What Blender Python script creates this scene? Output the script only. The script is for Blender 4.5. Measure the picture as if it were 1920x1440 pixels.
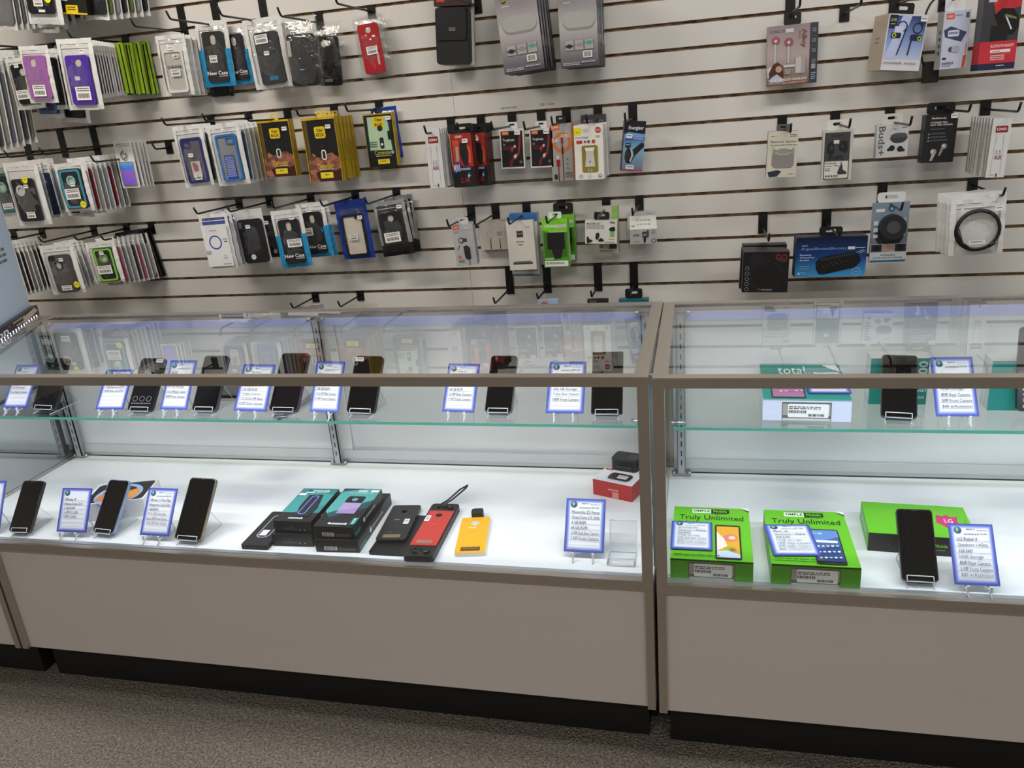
import bpy, bmesh, math, random
from mathutils import Vector, Matrix
random.seed(7)
for o in list(bpy.data.objects): bpy.data.objects.remove(o)
S = bpy.context.scene
COL = S.collection
# ------------------------------------------------------------------ camera
CP = Vector((0.09922659, -1.37982551, 1.36513557))
CR = Vector((0.97179097, 0.22249579, -0.07821721))
CU = Vector((-0.00182209, 0.3387214, 0.94088495))
CF = Vector((-0.23583678, 0.91420098, -0.32957181))
FPX = 1486.034
cd = bpy.data.cameras.new('camera'); cam = bpy.data.objects.new('camera', cd); COL.objects.link(cam)
cam.matrix_world = Matrix(((CR.x, CU.x, -CF.x, CP.x), (CR.y, CU.y, -CF.y, CP.y), (CR.z, CU.z, -CF.z, CP.z), (0, 0, 0, 1)))
cd.sensor_width = 36; cd.lens = FPX / 1920 * 36; cd.clip_start = 0.02
S.camera = cam
S.view_settings.view_transform = 'Standard'; S.view_settings.look = 'None'
S.view_settings.exposure = 0.0; S.view_settings.gamma = 1.0; S.view_settings.use_curve_mapping = False
# ------------------------------------------------------------------ world + ceiling lights
wd = bpy.data.worlds.new('world'); S.world = wd; wd.use_nodes = True
wd.node_tree.nodes['Background'].inputs[0].default_value = (0.8, 0.85, 1, 1)
wd.node_tree.nodes['Background'].inputs[1].default_value = 0.05
CEIL = 2.75
LAMPS = [(-1.9, 0.15, 31, (1.0, 0.92, 0.81)), (0.15, -0.1, 19, (1.0, 0.95, 0.87)), (1.9, 0.15, 18, (0.95, 0.97, 0.97)),
         (-1.0, -2.4, 17, (1.0, 0.94, 0.88)), (1.2, -2.4, 17, (1.0, 0.95, 0.9))]
def area(name, loc, sx, sy, power, col, rot=(0, 0, 0), spread=180):
    l = bpy.data.lights.new(name, 'AREA'); l.shape = 'RECTANGLE'; l.size = sx; l.size_y = sy
    l.energy = power; l.color = col; l.spread = math.radians(spread)
    o = bpy.data.objects.new(name, l); COL.objects.link(o); o.location = loc; o.rotation_euler = rot
    return o
for i, (x, y, p, c) in enumerate(LAMPS):
    area('ceiling_light_emitter', (x, y, CEIL - 0.045), 1.1, 0.16, p, c)
LED_POWER = 2.8
# ------------------------------------------------------------------ geometry helpers: photo pixel -> point on a real plane
W = 1.4251      # wall face
GZ = 1.6481; PITCH = 0.0762
H = 0.8826; D = 0.5583; DECK = 0.4487; RAIL0 = 0.4281; KICK = 0.1259; KR = 0.0628
SHZ = 0.700     # glass shelf top
def ray(px, py): return CF * FPX + CR * (px - 960) + CU * (720 - py)
def atY(px, py, Y): d = ray(px, py); return CP + d * ((Y - CP.y) / d.y)
def atZ(px, py, Z): d = ray(px, py); return CP + d * ((Z - CP.z) / d.z)
def proj(P):
    v = P - CP; w = v.dot(CF); return (960 + FPX * v.dot(CR) / w, 720 - FPX * v.dot(CU) / w)
# ------------------------------------------------------------------ materials
MT = {}
def lin(c):
    c = c / 255.0
    return c / 12.92 if c < 0.04045 else ((c + 0.055) / 1.055) ** 2.4
def hexc(h, g=1.0):
    h = h.lstrip('#'); return tuple(min(0.9, lin(int(h[i:i + 2], 16)) * g) for i in (0, 2, 4)) + (1,)
def nt(name):
    m = bpy.data.materials.new(name); m.use_nodes = True
    t = m.node_tree; return m, t, t.nodes['Principled BSDF'], t.nodes['Material Output']
def mat(k):
    if k in MT: return MT[k]
    if k in SPECIAL: m = SPECIAL[k]()
    else:                      # '#rrggbb' or '#rrggbb/rough' or '#rrggbb/rough/metal'
        q = k.split('/'); m, t, b, o = nt('print ' + q[0])
        b.inputs['Base Color'].default_value = hexc(q[0])
        r = float(q[1]) if len(q) > 1 else 0.42
        n = t.nodes.new('ShaderNodeTexNoise'); n.inputs['Scale'].default_value = 60
        mr = t.nodes.new('ShaderNodeMapRange'); mr.inputs[3].default_value = r * 0.9; mr.inputs[4].default_value = min(1, r * 1.1)
        t.links.new(n.outputs[0], mr.inputs[0]); t.links.new(mr.outputs[0], b.inputs['Roughness'])
        if len(q) > 2: b.inputs['Metallic'].default_value = float(q[2])
    MT[k] = m; return m
def add_bump(t, b, scale, strength, dist=0.002, detail=3, coord=None, kind='noise'):
    n = t.nodes.new('ShaderNodeTexNoise'); n.inputs['Scale'].default_value = scale; n.inputs['Detail'].default_value = detail
    tc = t.nodes.new('ShaderNodeTexCoord'); t.links.new(tc.outputs['Object'], n.inputs['Vector'])
    bp = t.nodes.new('ShaderNodeBump'); bp.inputs['Strength'].default_value = strength; bp.inputs['Distance'].default_value = dist
    t.links.new(n.outputs[0], bp.inputs['Height']); t.links.new(bp.outputs[0], b.inputs['Normal']); return n, bp
def m_glass(tint=(0.965, 0.98, 0.975, 1), ior=1.5, rough=0.0):
    m, t, b, o = nt('clear glass'); t.nodes.remove(b)
    f = t.nodes.new('ShaderNodeFresnel'); f.inputs[0].default_value = ior
    a = t.nodes.new('ShaderNodeBsdfTransparent'); a.inputs[0].default_value = tint
    g = t.nodes.new('ShaderNodeBsdfGlossy'); g.inputs['Roughness'].default_value = rough
    ge = t.nodes.new('ShaderNodeNewGeometry'); 
    def mth(op, a_, b_):
        q = t.nodes.new('ShaderNodeMath'); q.operation = op
        for i_, v_ in enumerate((a_, b_)):
            if isinstance(v_, (int, float)): q.inputs[i_].default_value = v_
            else: t.links.new(v_, q.inputs[i_])
        return q
    F = f.outputs[0]; two = mth('DIVIDE', mth('MULTIPLY', F, 2.0).outputs[0], mth('ADD', F, 1.0).outputs[0])
    mu = mth('MULTIPLY', two.outputs[0], mth('SUBTRACT', 1.0, ge.outputs['Backfacing']).outputs[0])
    x = t.nodes.new('ShaderNodeMixShader'); t.links.new(mu.outputs[0], x.inputs[0]); t.links.new(a.outputs[0], x.inputs[1]); t.links.new(g.outputs[0], x.inputs[2])
    t.links.new(x.outputs[0], o.inputs[0]); return m
def m_film():
    m, t, b, o = nt('clear film'); t.nodes.remove(b)
    g = t.nodes.new('ShaderNodeBsdfGlossy'); g.inputs['Roughness'].default_value = 0.13; g.inputs['Color'].default_value = (0.95, 0.95, 0.95, 1)
    add_bump(t, g, 42, 1.0, 0.006)
    f = t.nodes.new('ShaderNodeLayerWeight'); f.inputs[0].default_value = 0.35
    mr = t.nodes.new('ShaderNodeMapRange'); mr.inputs[3].default_value = 0.055; mr.inputs[4].default_value = 0.45
    t.links.new(f.outputs['Facing'], mr.inputs[0])
    d = t.nodes.new('ShaderNodeBsdfDiffuse'); d.inputs['Color'].default_value = (.8, .8, .8, 1)
    a = t.nodes.new('ShaderNodeBsdfTransparent'); y = t.nodes.new('ShaderNodeMixShader'); y.inputs[0].default_value = 0.02
    t.links.new(a.outputs[0], y.inputs[1]); t.links.new(d.outputs[0], y.inputs[2])
    x = t.nodes.new('ShaderNodeMixShader')
    t.links.new(mr.outputs[0], x.inputs[0]); t.links.new(y.outputs[0], x.inputs[1]); t.links.new(g.outputs[0], x.inputs[2]); t.links.new(x.outputs[0], o.inputs[0]); return m
def m_pouch(col=(0.66, 0.66, 0.65, 1), metal=0.0):
    def f():
        m, t, b, o = nt('pouch film'); b.inputs['Base Color'].default_value = col; b.inputs['Roughness'].default_value = 0.25; b.inputs['Metallic'].default_value = metal
        add_bump(t, b, 30, 0.8, 0.004); return m
    return f
def m_acrylic(): return m_glass((0.97, 0.98, 0.99, 1), 1.49)
def m_wallslat():
    m, t, b, o = nt('slatwall laminate'); b.inputs['Roughness'].default_value = 0.33
    n = t.nodes.new('ShaderNodeTexNoise'); n.inputs['Scale'].default_value = 3
    r = t.nodes.new('ShaderNodeValToRGB'); r.color_ramp.elements[0].color = (0.70, 0.68, 0.65, 1); r.color_ramp.elements[1].color = (0.76, 0.745, 0.715, 1)
    t.links.new(n.outputs[0], r.inputs[0]); t.links.new(r.outputs[0], b.inputs['Base Color']); return m
def m_mdf():
    m, t, b, o = nt('raw fibreboard groove'); b.inputs['Roughness'].default_value = 0.9
    n = t.nodes.new('ShaderNodeTexNoise'); n.inputs['Scale'].default_value = 260; n.inputs['Detail'].default_value = 4
    r = t.nodes.new('ShaderNodeValToRGB'); r.color_ramp.elements[0].position = .3; r.color_ramp.elements[1].position = .7
    r.color_ramp.elements[0].color = (0.10, 0.06, 0.03, 1); r.color_ramp.elements[1].color = (0.42, 0.29, 0.17, 1)
    t.links.new(n.outputs[0], r.inputs[0]); t.links.new(r.outputs[0], b.inputs['Base Color']); return m
def m_carpet():
    m, t, b, o = nt('loop carpet'); b.inputs['Roughness'].default_value = 1.0
    tc = t.nodes.new('ShaderNodeTexCoord')
    n = t.nodes.new('ShaderNodeTexNoise'); n.inputs['Scale'].default_value = 170; n.inputs['Detail'].default_value = 5; n.inputs['Roughness'].default_value = 0.75
    n2 = t.nodes.new('ShaderNodeTexVoronoi'); n2.inputs['Scale'].default_value = 210
    t.links.new(tc.outputs['Object'], n.inputs['Vector']); t.links.new(tc.outputs['Object'], n2.inputs['Vector'])
    r = t.nodes.new('ShaderNodeValToRGB'); e = r.color_ramp.elements; e[0].position = .36; e[1].position = .64
    e[0].color = (0.075, 0.062, 0.052, 1); e[1].color = (0.36, 0.32, 0.27, 1)
    t.links.new(n.outputs[0], r.inputs[0]); t.links.new(r.outputs[0], b.inputs['Base Color'])
    bp = t.nodes.new('ShaderNodeBump'); bp.inputs['Strength'].default_value = 1; bp.inputs['Distance'].default_value = 0.006
    t.links.new(n2.outputs['Distance'], bp.inputs['Height']); t.links.new(bp.outputs[0], b.inputs['Normal']); return m
def m_alu():
    m, t, b, o = nt('brushed anodised aluminium'); b.inputs['Metallic'].default_value = 0.85; b.inputs['Roughness'].default_value = 0.36
    b.inputs['Base Color'].default_value = (0.52, 0.47, 0.42, 1)
    n = t.nodes.new('ShaderNodeTexNoise'); n.inputs['Scale'].default_value = 400; mp = t.nodes.new('ShaderNodeMapping'); mp.inputs['Scale'].default_value = (0.02, 1, 1)
    tc = t.nodes.new('ShaderNodeTexCoord'); t.links.new(tc.outputs['Object'], mp.inputs[0]); t.links.new(mp.outputs[0], n.inputs['Vector'])
    bp = t.nodes.new('ShaderNodeBump'); bp.inputs['Strength'].default_value = 0.08; bp.inputs['Distance'].default_value = 0.001
    t.links.new(n.outputs[0], bp.inputs['Height']); t.links.new(bp.outputs[0], b.inputs['Normal']); return m
def m_emit(col, s):
    def f():
        m, t, b, o = nt('led light'); b.inputs['Base Color'].default_value = (0, 0, 0, 1)
        b.inputs['Emission Color'].default_value = col; b.inputs['Emission Strength'].default_value = s; return m
    return f
def m_laminate(c, rough=.4):
    def f():
        m, t, b, o = nt('laminate panel'); b.inputs['Roughness'].default_value = rough
        n = t.nodes.new('ShaderNodeTexNoise'); n.inputs['Scale'].default_value = 5
        r = t.nodes.new('ShaderNodeValToRGB'); r.color_ramp.elements[0].color = tuple(x * .96 for x in c) + (1,); r.color_ramp.elements[1].color = tuple(c) + (1,)
        t.links.new(n.outputs[0], r.inputs[0]); t.links.new(r.outputs[0], b.inputs['Base Color']); return m
    return f
def m_grad(stops, axis=2, rough=.35, s0=0.0, s1=1.0):
    def f():
        m, t, b, o = nt('printed blend'); b.inputs['Roughness'].default_value = rough
        tc = t.nodes.new('ShaderNodeTexCoord'); sp = t.nodes.new('ShaderNodeSeparateXYZ'); t.links.new(tc.outputs['Generated'], sp.inputs[0])
        r = t.nodes.new('ShaderNodeValToRGB'); e = r.color_ramp.elements
        for i, (p, c) in enumerate(stops):
            q = e[i] if i < 2 else e.new(p); q.position = p; q.color = hexc(c)
        mr = t.nodes.new('ShaderNodeMapRange'); mr.inputs[1].default_value = s0; mr.inputs[2].default_value = s1
        t.links.new(sp.outputs[axis], mr.inputs[0]); t.links.new(mr.outputs[0], r.inputs[0]); t.links.new(r.outputs[0], b.inputs['Base Color']); return m
    return f
def m_rock():
    m, t, b, o = nt('printed red rock'); n = t.nodes.new('ShaderNodeTexVoronoi'); n.inputs['Scale'].default_value = 70
    r = t.nodes.new('ShaderNodeValToRGB'); r.color_ramp.elements[0].color = hexc('#2a1510'); r.color_ramp.elements[1].color = hexc('#a86a52')
    r.color_ramp.elements[1].position = .8
    tc = t.nodes.new('ShaderNodeTexCoord'); t.links.new(tc.outputs['Object'], n.inputs['Vector'])
    t.links.new(n.outputs['Color'], r.inputs[0]); t.links.new(r.outputs[0], b.inputs['Base Color']); return m
SPECIAL = {
 'glass': m_glass, 'film': m_film, 'acrylic': m_acrylic, 'slat': m_wallslat, 'mdf': m_mdf, 'carpet': m_carpet, 'alu': m_alu, 'rock': m_rock,
 'pouch': m_pouch((0.74, 0.74, 0.73, 1)), 'silverpouch': m_pouch((0.5, 0.5, 0.5, 1), 0.6), 'bluepouch': m_pouch(hexc('#2a92c8')), 'navypouch': m_pouch(hexc('#1c3c9c')),
 'blackpouch': m_pouch((0.012, 0.012, 0.014, 1)), 'led': m_emit((0.72, 0.82, 1, 1), 300), 'led_small': m_emit((0.72, 0.8, 1, 1), 6), 'lamp': m_emit((1, 0.96, 0.9, 1), 3),
 'deck': m_laminate((0.80, 0.81, 0.82), .3), 'panel': m_laminate((0.70, 0.65, 0.62), .45), 'kick': m_laminate((0.008, 0.008, 0.009), .6),
 'rear': m_laminate((0.87, 0.88, 0.88), .2), 'plaster': m_laminate((0.62, 0.6, 0.57), .9), 'ceil': m_laminate((0.75, 0.74, 0.72), .9),
 'blueboard': m_laminate(hexc('#b7cbe6')[:3], .3),
 'chargergrad': m_grad([(0, '#4b444f'), (1, '#5a5262'), (.45, '#b5b0b2')]),
 'aquagrad': m_grad([(0, '#3d9bd8'), (1, '#06122e'), (.5, '#0f3c80')]),
 'powergrad': m_grad([(0, '#dfe6ff'), (1, '#1b2b6e'), (.5, '#8fa6e0')]),
 'enggrad': m_grad([(0, '#77738f'), (1, '#0b1026'), (.45, '#7fb5cf'), (.7, '#2a50a8')]),
 'holo': m_grad([(0, '#7d6bf0'), (1, '#6fb2ff'), (.5, '#a06ad8'), (.75, '#4a86f5')], rough=.15),
 'tealgrad': m_grad([(0, '#0f2d30'), (1, '#1d6f70'), (.5, '#2f8f90')], axis=1),
 'phonegrad': m_grad([(0, '#20140f'), (1, '#3b6fc0'), (.5, '#202c66')], axis=1),
 'silvergrad': m_grad([(0, '#8f8f90'), (1, '#b9b9ba')]), 'alloygrad': m_grad([(0, '#7e5f55'), (1, '#9b8a92'), (.5, '#b8a8a6')]),
}
# ------------------------------------------------------------------ mesh builder
TEXT = {}
def text_mesh(s, bold):
    k = (s, bold)
    if k not in TEXT:
        c = bpy.data.curves.new('t', 'FONT'); c.body = s; c.resolution_u = 2; c.offset = 0.018 if bold else 0.0
        o = bpy.data.objects.new('t', c); COL.objects.link(o)
        dg = bpy.context.evaluated_depsgraph_get(); dg.update()
        me = o.evaluated_get(dg).to_mesh()
        vs = [(v.co.x, v.co.y) for v in me.vertices]; fs = [tuple(p.vertices) for p in me.polygons]
        o.evaluated_get(dg).to_mesh_clear(); bpy.data.objects.remove(o); bpy.data.curves.remove(c)
        x0 = min(v[0] for v in vs); x1 = max(v[0] for v in vs); y0 = min(v[1] for v in vs); y1 = max(v[1] for v in vs)
        vs = [((x - x0) / (x1 - x0), (y1 - y) / max(1e-6, y1 - y0)) for x, y in vs]
        TEXT[k] = (vs, fs)
    return TEXT[k]
class Fr:       # a flat face to draw on: u right, v down, both 0..1
    def __init__(s, o, ex, ey, w, h):
        s.o = Vector(o); s.ex = Vector(ex).normalized(); s.ey = Vector(ey).normalized(); s.n = s.ey.cross(s.ex).normalized(); s.w = w; s.h = h; s.l = 0
    def p(s, u, v, l=0): return s.o + s.ex * (u * s.w) + s.ey * (v * s.h) + s.n * l
class MB:
    def __init__(s): s.v = []; s.f = []; s.m = []; s.mats = []; s.X = Matrix(); s.df = None; s.smooth = set()
    def mi(s, k):
        if k not in s.mats: s.mats.append(k)
        return s.mats.index(k)
    def add(s, vs, fs, k, smooth=False):
        b = len(s.v)
        for p in vs:
            p = Vector(p)
            if s.df: p = s.df(p)
            s.v.append(s.X @ p)
        i = s.mi(k)
        for f in fs:
            if smooth: s.smooth.add(len(s.f))
            s.f.append([b + a for a in f]); s.m.append(i)
    def box(s, x0, x1, y0, y1, z0, z1, k):
        vs = [(x, y, z) for z in (z0, z1) for y in (y0, y1) for x in (x0, x1)]
        s.add(vs, [(0, 2, 3, 1), (4, 5, 7, 6), (0, 1, 5, 4), (2, 6, 7, 3), (0, 4, 6, 2), (1, 3, 7, 5)], k)
    def quad(s, a, b, c, d, k): s.add([a, b, c, d], [(0, 1, 2, 3)], k)
    def tube(s, pts, r, k, n=8):
        pts = [Vector(p) for p in pts]; vs = []; fs = []
        for i, p in enumerate(pts):
            d = (pts[min(i + 1, len(pts) - 1)] - pts[max(i - 1, 0)]).normalized()
            a = d.orthogonal().normalized() if i == 0 else (a - d * a.dot(d)).normalized(); b = d.cross(a)
            for j in range(n): t = 2 * math.pi * j / n; vs.append(p + a * (r * math.cos(t)) + b * (r * math.sin(t)))
        for i in range(len(pts) - 1):
            for j in range(n): fs.append((i * n + j, i * n + (j + 1) % n, (i + 1) * n + (j + 1) % n, (i + 1) * n + j))
        fs.append(tuple(range(n))[::-1]); fs.append(tuple(range((len(pts) - 1) * n, len(pts) * n)))
        s.add(vs, fs, k, True)
    def plate(s, fr, out, holes, d, k, l=0.0, side=None):
        # prism: outline with holes (u,v lists) on a frame, thickness d behind level l
        bm = bmesh.new(); es = []; loops = [out] + holes; rings = []
        for lp in loops:
            vs = [bm.verts.new((u * fr.w, v * fr.h, 0)) for u, v in lp]; rings.append(vs)
            for i in range(len(vs)): es.append(bm.edges.new((vs[i], vs[(i + 1) % len(vs)])))
        bmesh.ops.triangle_fill(bm, use_beauty=True, use_dissolve=False, edges=es)
        bm.verts.index_update()
        P = [(v.co.x / fr.w, v.co.y / fr.h) for v in bm.verts]
        fs = [[v.index for v in f.verts] for f in bm.faces]; rr = [[v.index for v in r] for r in rings]; bm.free()
        n = len(P); vs = [fr.p(u, v, l) for u, v in P]
        if d == 0: s.add(vs, fs, k); return
        s.add(vs + [fr.p(u, v, l - d) for u, v in P], fs + [[i + n for i in f[::-1]] for f in fs], k)
        b = side or k
        for r in rr:
            m = len(r); q = [fr.p(*P[i], l) for i in r] + [fr.p(*P[i], l - d) for i in r]
            s.add(q, [(i, (i + 1) % m, m + (i + 1) % m, m + i) for i in range(m)], b)
    # drawing on a frame -------------------------------------------------
    def draw(s, fr, ops):
        for op in ops:
            c = op[0]; fr.l += 0.00016; l = fr.l
            if c == 'r': _, a, b, e, f, k = op; s.add([fr.p(a, b, l), fr.p(a, f, l), fr.p(e, f, l), fr.p(e, b, l)], [(0, 1, 2, 3)], k)
            elif c == 'R':
                _, a, b, e, f, rad, k = op; s.plate(fr, rrect(a, b, e, f, rad, fr.w / fr.h), [], 0, k, l)
            elif c == 'p': _, pts, k = op; s.plate(fr, pts, [], 0, k, l)
            elif c == 'c': _, u, v, r, k = op; s.plate(fr, circ(u, v, r, fr.w / fr.h, 20), [], 0, k, l)
            elif c == 'o': _, u, v, r, r2, k = op; s.plate(fr, circ(u, v, r, fr.w / fr.h, 28), [circ(u, v, r2, fr.w / fr.h, 28)], 0, k, l)
            elif c == 'L':          # line
                _, a, b, e, f, t, k = op
                A = Vector((a * fr.w, b * fr.h)); B = Vector((e * fr.w, f * fr.h)); dd = (B - A).normalized(); nn = Vector((-dd.y, dd.x)) * t * fr.w * .5
                s.add([fr.p(q.x / fr.w, q.y / fr.h, l) for q in (A + nn, B + nn, B - nn, A - nn)], [(0, 1, 2, 3)], k)
            elif c in 'tTVU':       # text filling the box; T bold; V reads downwards, U reads upwards
                _, st, a, b, e, f, k = op; vs, fs = text_mesh(st, c != 't')
                if c == 'V': q = [fr.p(e - (e - a) * y, b + (f - b) * x, l) for x, y in vs]
                elif c == 'U': q = [fr.p(a + (e - a) * y, f - (f - b) * x, l) for x, y in vs]
                else: q = [fr.p(a + (e - a) * x, b + (f - b) * y, l) for x, y in vs]
                s.add(q, fs, k)
            elif c == 'B':          # barcode
                _, a, b, e, f = op; x = a; rn = random.Random(int(a * 977 + b * 77))
                while x < e:
                    w = (e - a) * rn.choice([.02, .03, .05]); s.add([fr.p(x, b, l), fr.p(x, f, l), fr.p(min(e, x + w), f, l), fr.p(min(e, x + w), b, l)], [(0, 1, 2, 3)], '#151515')
                    x += w + (e - a) * rn.choice([.025, .04])
            elif c == 'n':          # lines of print too small to read
                _, a, b, e, f, rows, k = op; hh = (f - b) / rows; rn = random.Random(rows * 31 + int(b * 100))
                for i in range(rows):
                    x = a; y = b + i * hh
                    while x < e - .01:
                        w = min(e - x, (e - a) * rn.uniform(.06, .2)); s.add([fr.p(x, y, l), fr.p(x, y + hh * .5, l), fr.p(x + w, y + hh * .5, l), fr.p(x + w, y, l)], [(0, 1, 2, 3)], k)
                        x += w + (e - a) * .03
    def build(s, name, parent=None):
        me = bpy.data.meshes.new(name); me.from_pydata(s.v, [], s.f); me.validate(clean_customdata=False)
        for k in s.mats: me.materials.append(mat(k))
        if len(me.polygons) == len(s.m):
            for i, p in enumerate(me.polygons): p.material_index = s.m[i]; p.use_smooth = i in s.smooth
        o = bpy.data.objects.new(name, me); COL.objects.link(o)
        if parent: o.parent = parent
        return o
def rrect(a, b, e, f, rad, asp, n=5):      # rad in units of u; asp = w/h
    ry = rad * asp; pts = []
    for cx, cy, t0 in ((e - rad, b + ry, -90), (e - rad, f - ry, 0), (a + rad, f - ry, 90), (a + rad, b + ry, 180)):
        for i in range(n + 1):
            t = math.radians(t0 + 90 * i / n); pts.append((cx + rad * math.cos(t), cy + ry * math.sin(t)))
    return pts
def circ(u, v, r, asp, n=20): return [(u + r * math.cos(2 * math.pi * i / n), v + r * asp * math.sin(2 * math.pi * i / n)) for i in range(n)]
def tag(o, label=None, cat=None, group=None, kind=None):
    if label: o['label'] = label
    if cat: o['category'] = cat
    if group: o['group'] = group
    if kind: o['kind'] = kind
    return o
def thing(name, loc, label, cat, group=None):
    o = bpy.data.objects.new(name, None); COL.objects.link(o); o.location = loc; o.empty_display_size = .02
    return tag(o, label, cat, group)
def dup(root, off, label, group=None, rz=0, ry=0):
    r = root.copy(); COL.objects.link(r); r.location = root.location + Vector(off)
    r.rotation_euler = (root.rotation_euler.x, root.rotation_euler.y + ry, root.rotation_euler.z + rz); r['label'] = label
    if group: r['group'] = group
    for c in root.children:
        k = c.copy(); COL.objects.link(k); k.parent = r
        for g in c.children: q = g.copy(); COL.objects.link(q); q.parent = k
    return r
# ------------------------------------------------------------------ the room
def struct(o): return tag(o, kind='structure')
X0, X1, YB = -3.6, 3.2, -4.2
b = MB(); b.box(X0, X1, YB, W + .1, -.05, 0, 'carpet'); struct(b.build('floor'))
b = MB(); b.box(X0, X1, YB, W + .1, CEIL, CEIL + .05, 'ceil'); struct(b.build('ceiling'))
b = MB(); b.box(X0 - .1, X0, YB, W + .1, 0, CEIL, 'plaster'); struct(b.build('wall_left'))
b = MB(); b.box(X1, X1 + .1, YB, W + .1, 0, CEIL, 'plaster'); struct(b.build('wall_right'))
b = MB(); b.box(X0, X1, YB - .1, YB, 0, CEIL, 'plaster'); struct(b.build('wall_front'))
b = MB(); G = 0.0052; BK = .009
b.box(X0, X1, W + BK, W + .1, 0, CEIL, 'mdf')
seams = [-0.7496]
xs = [X0] + [s for s in seams if X0 < s < X1] + [X1]
kk = -14; zt = GZ + 14 * PITCH
while True:
    z1 = min(CEIL, GZ - kk * PITCH - G); z0 = GZ - (kk + 1) * PITCH + G
    if z1 <= 0: break
    z0 = max(0, z0)
    if z1 > z0:
        for i in range(len(xs) - 1):
            a, e = xs[i] + .0005, xs[i + 1] - .0005
            b.box(a, e, W, W + .0012, z0, z1, 'slat'); b.box(a, e, W + .0012, W + BK + .001, z0 + .0005, z1 - .0005, 'mdf')
    kk += 1
struct(b.build('wall_back'))
for i, (x, y, p, c) in enumerate(LAMPS):
    t = thing('ceiling_light', (x, y, CEIL), ['long ceiling light over the left showcases', 'long ceiling light over the middle showcase', 'long ceiling light over the right showcase', 'ceiling light behind the viewer on the left', 'ceiling light behind the viewer on the right'][i], 'light')
    b = MB(); b.box(-.6, .6, -.12, .12, -.03, 0, '#e8e8e8'); b.build('housing', t)
    b = MB(); b.box(-.57, .57, -.09, .09, -.04, -.03, 'lamp'); b.build('diffuser', t)
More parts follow.
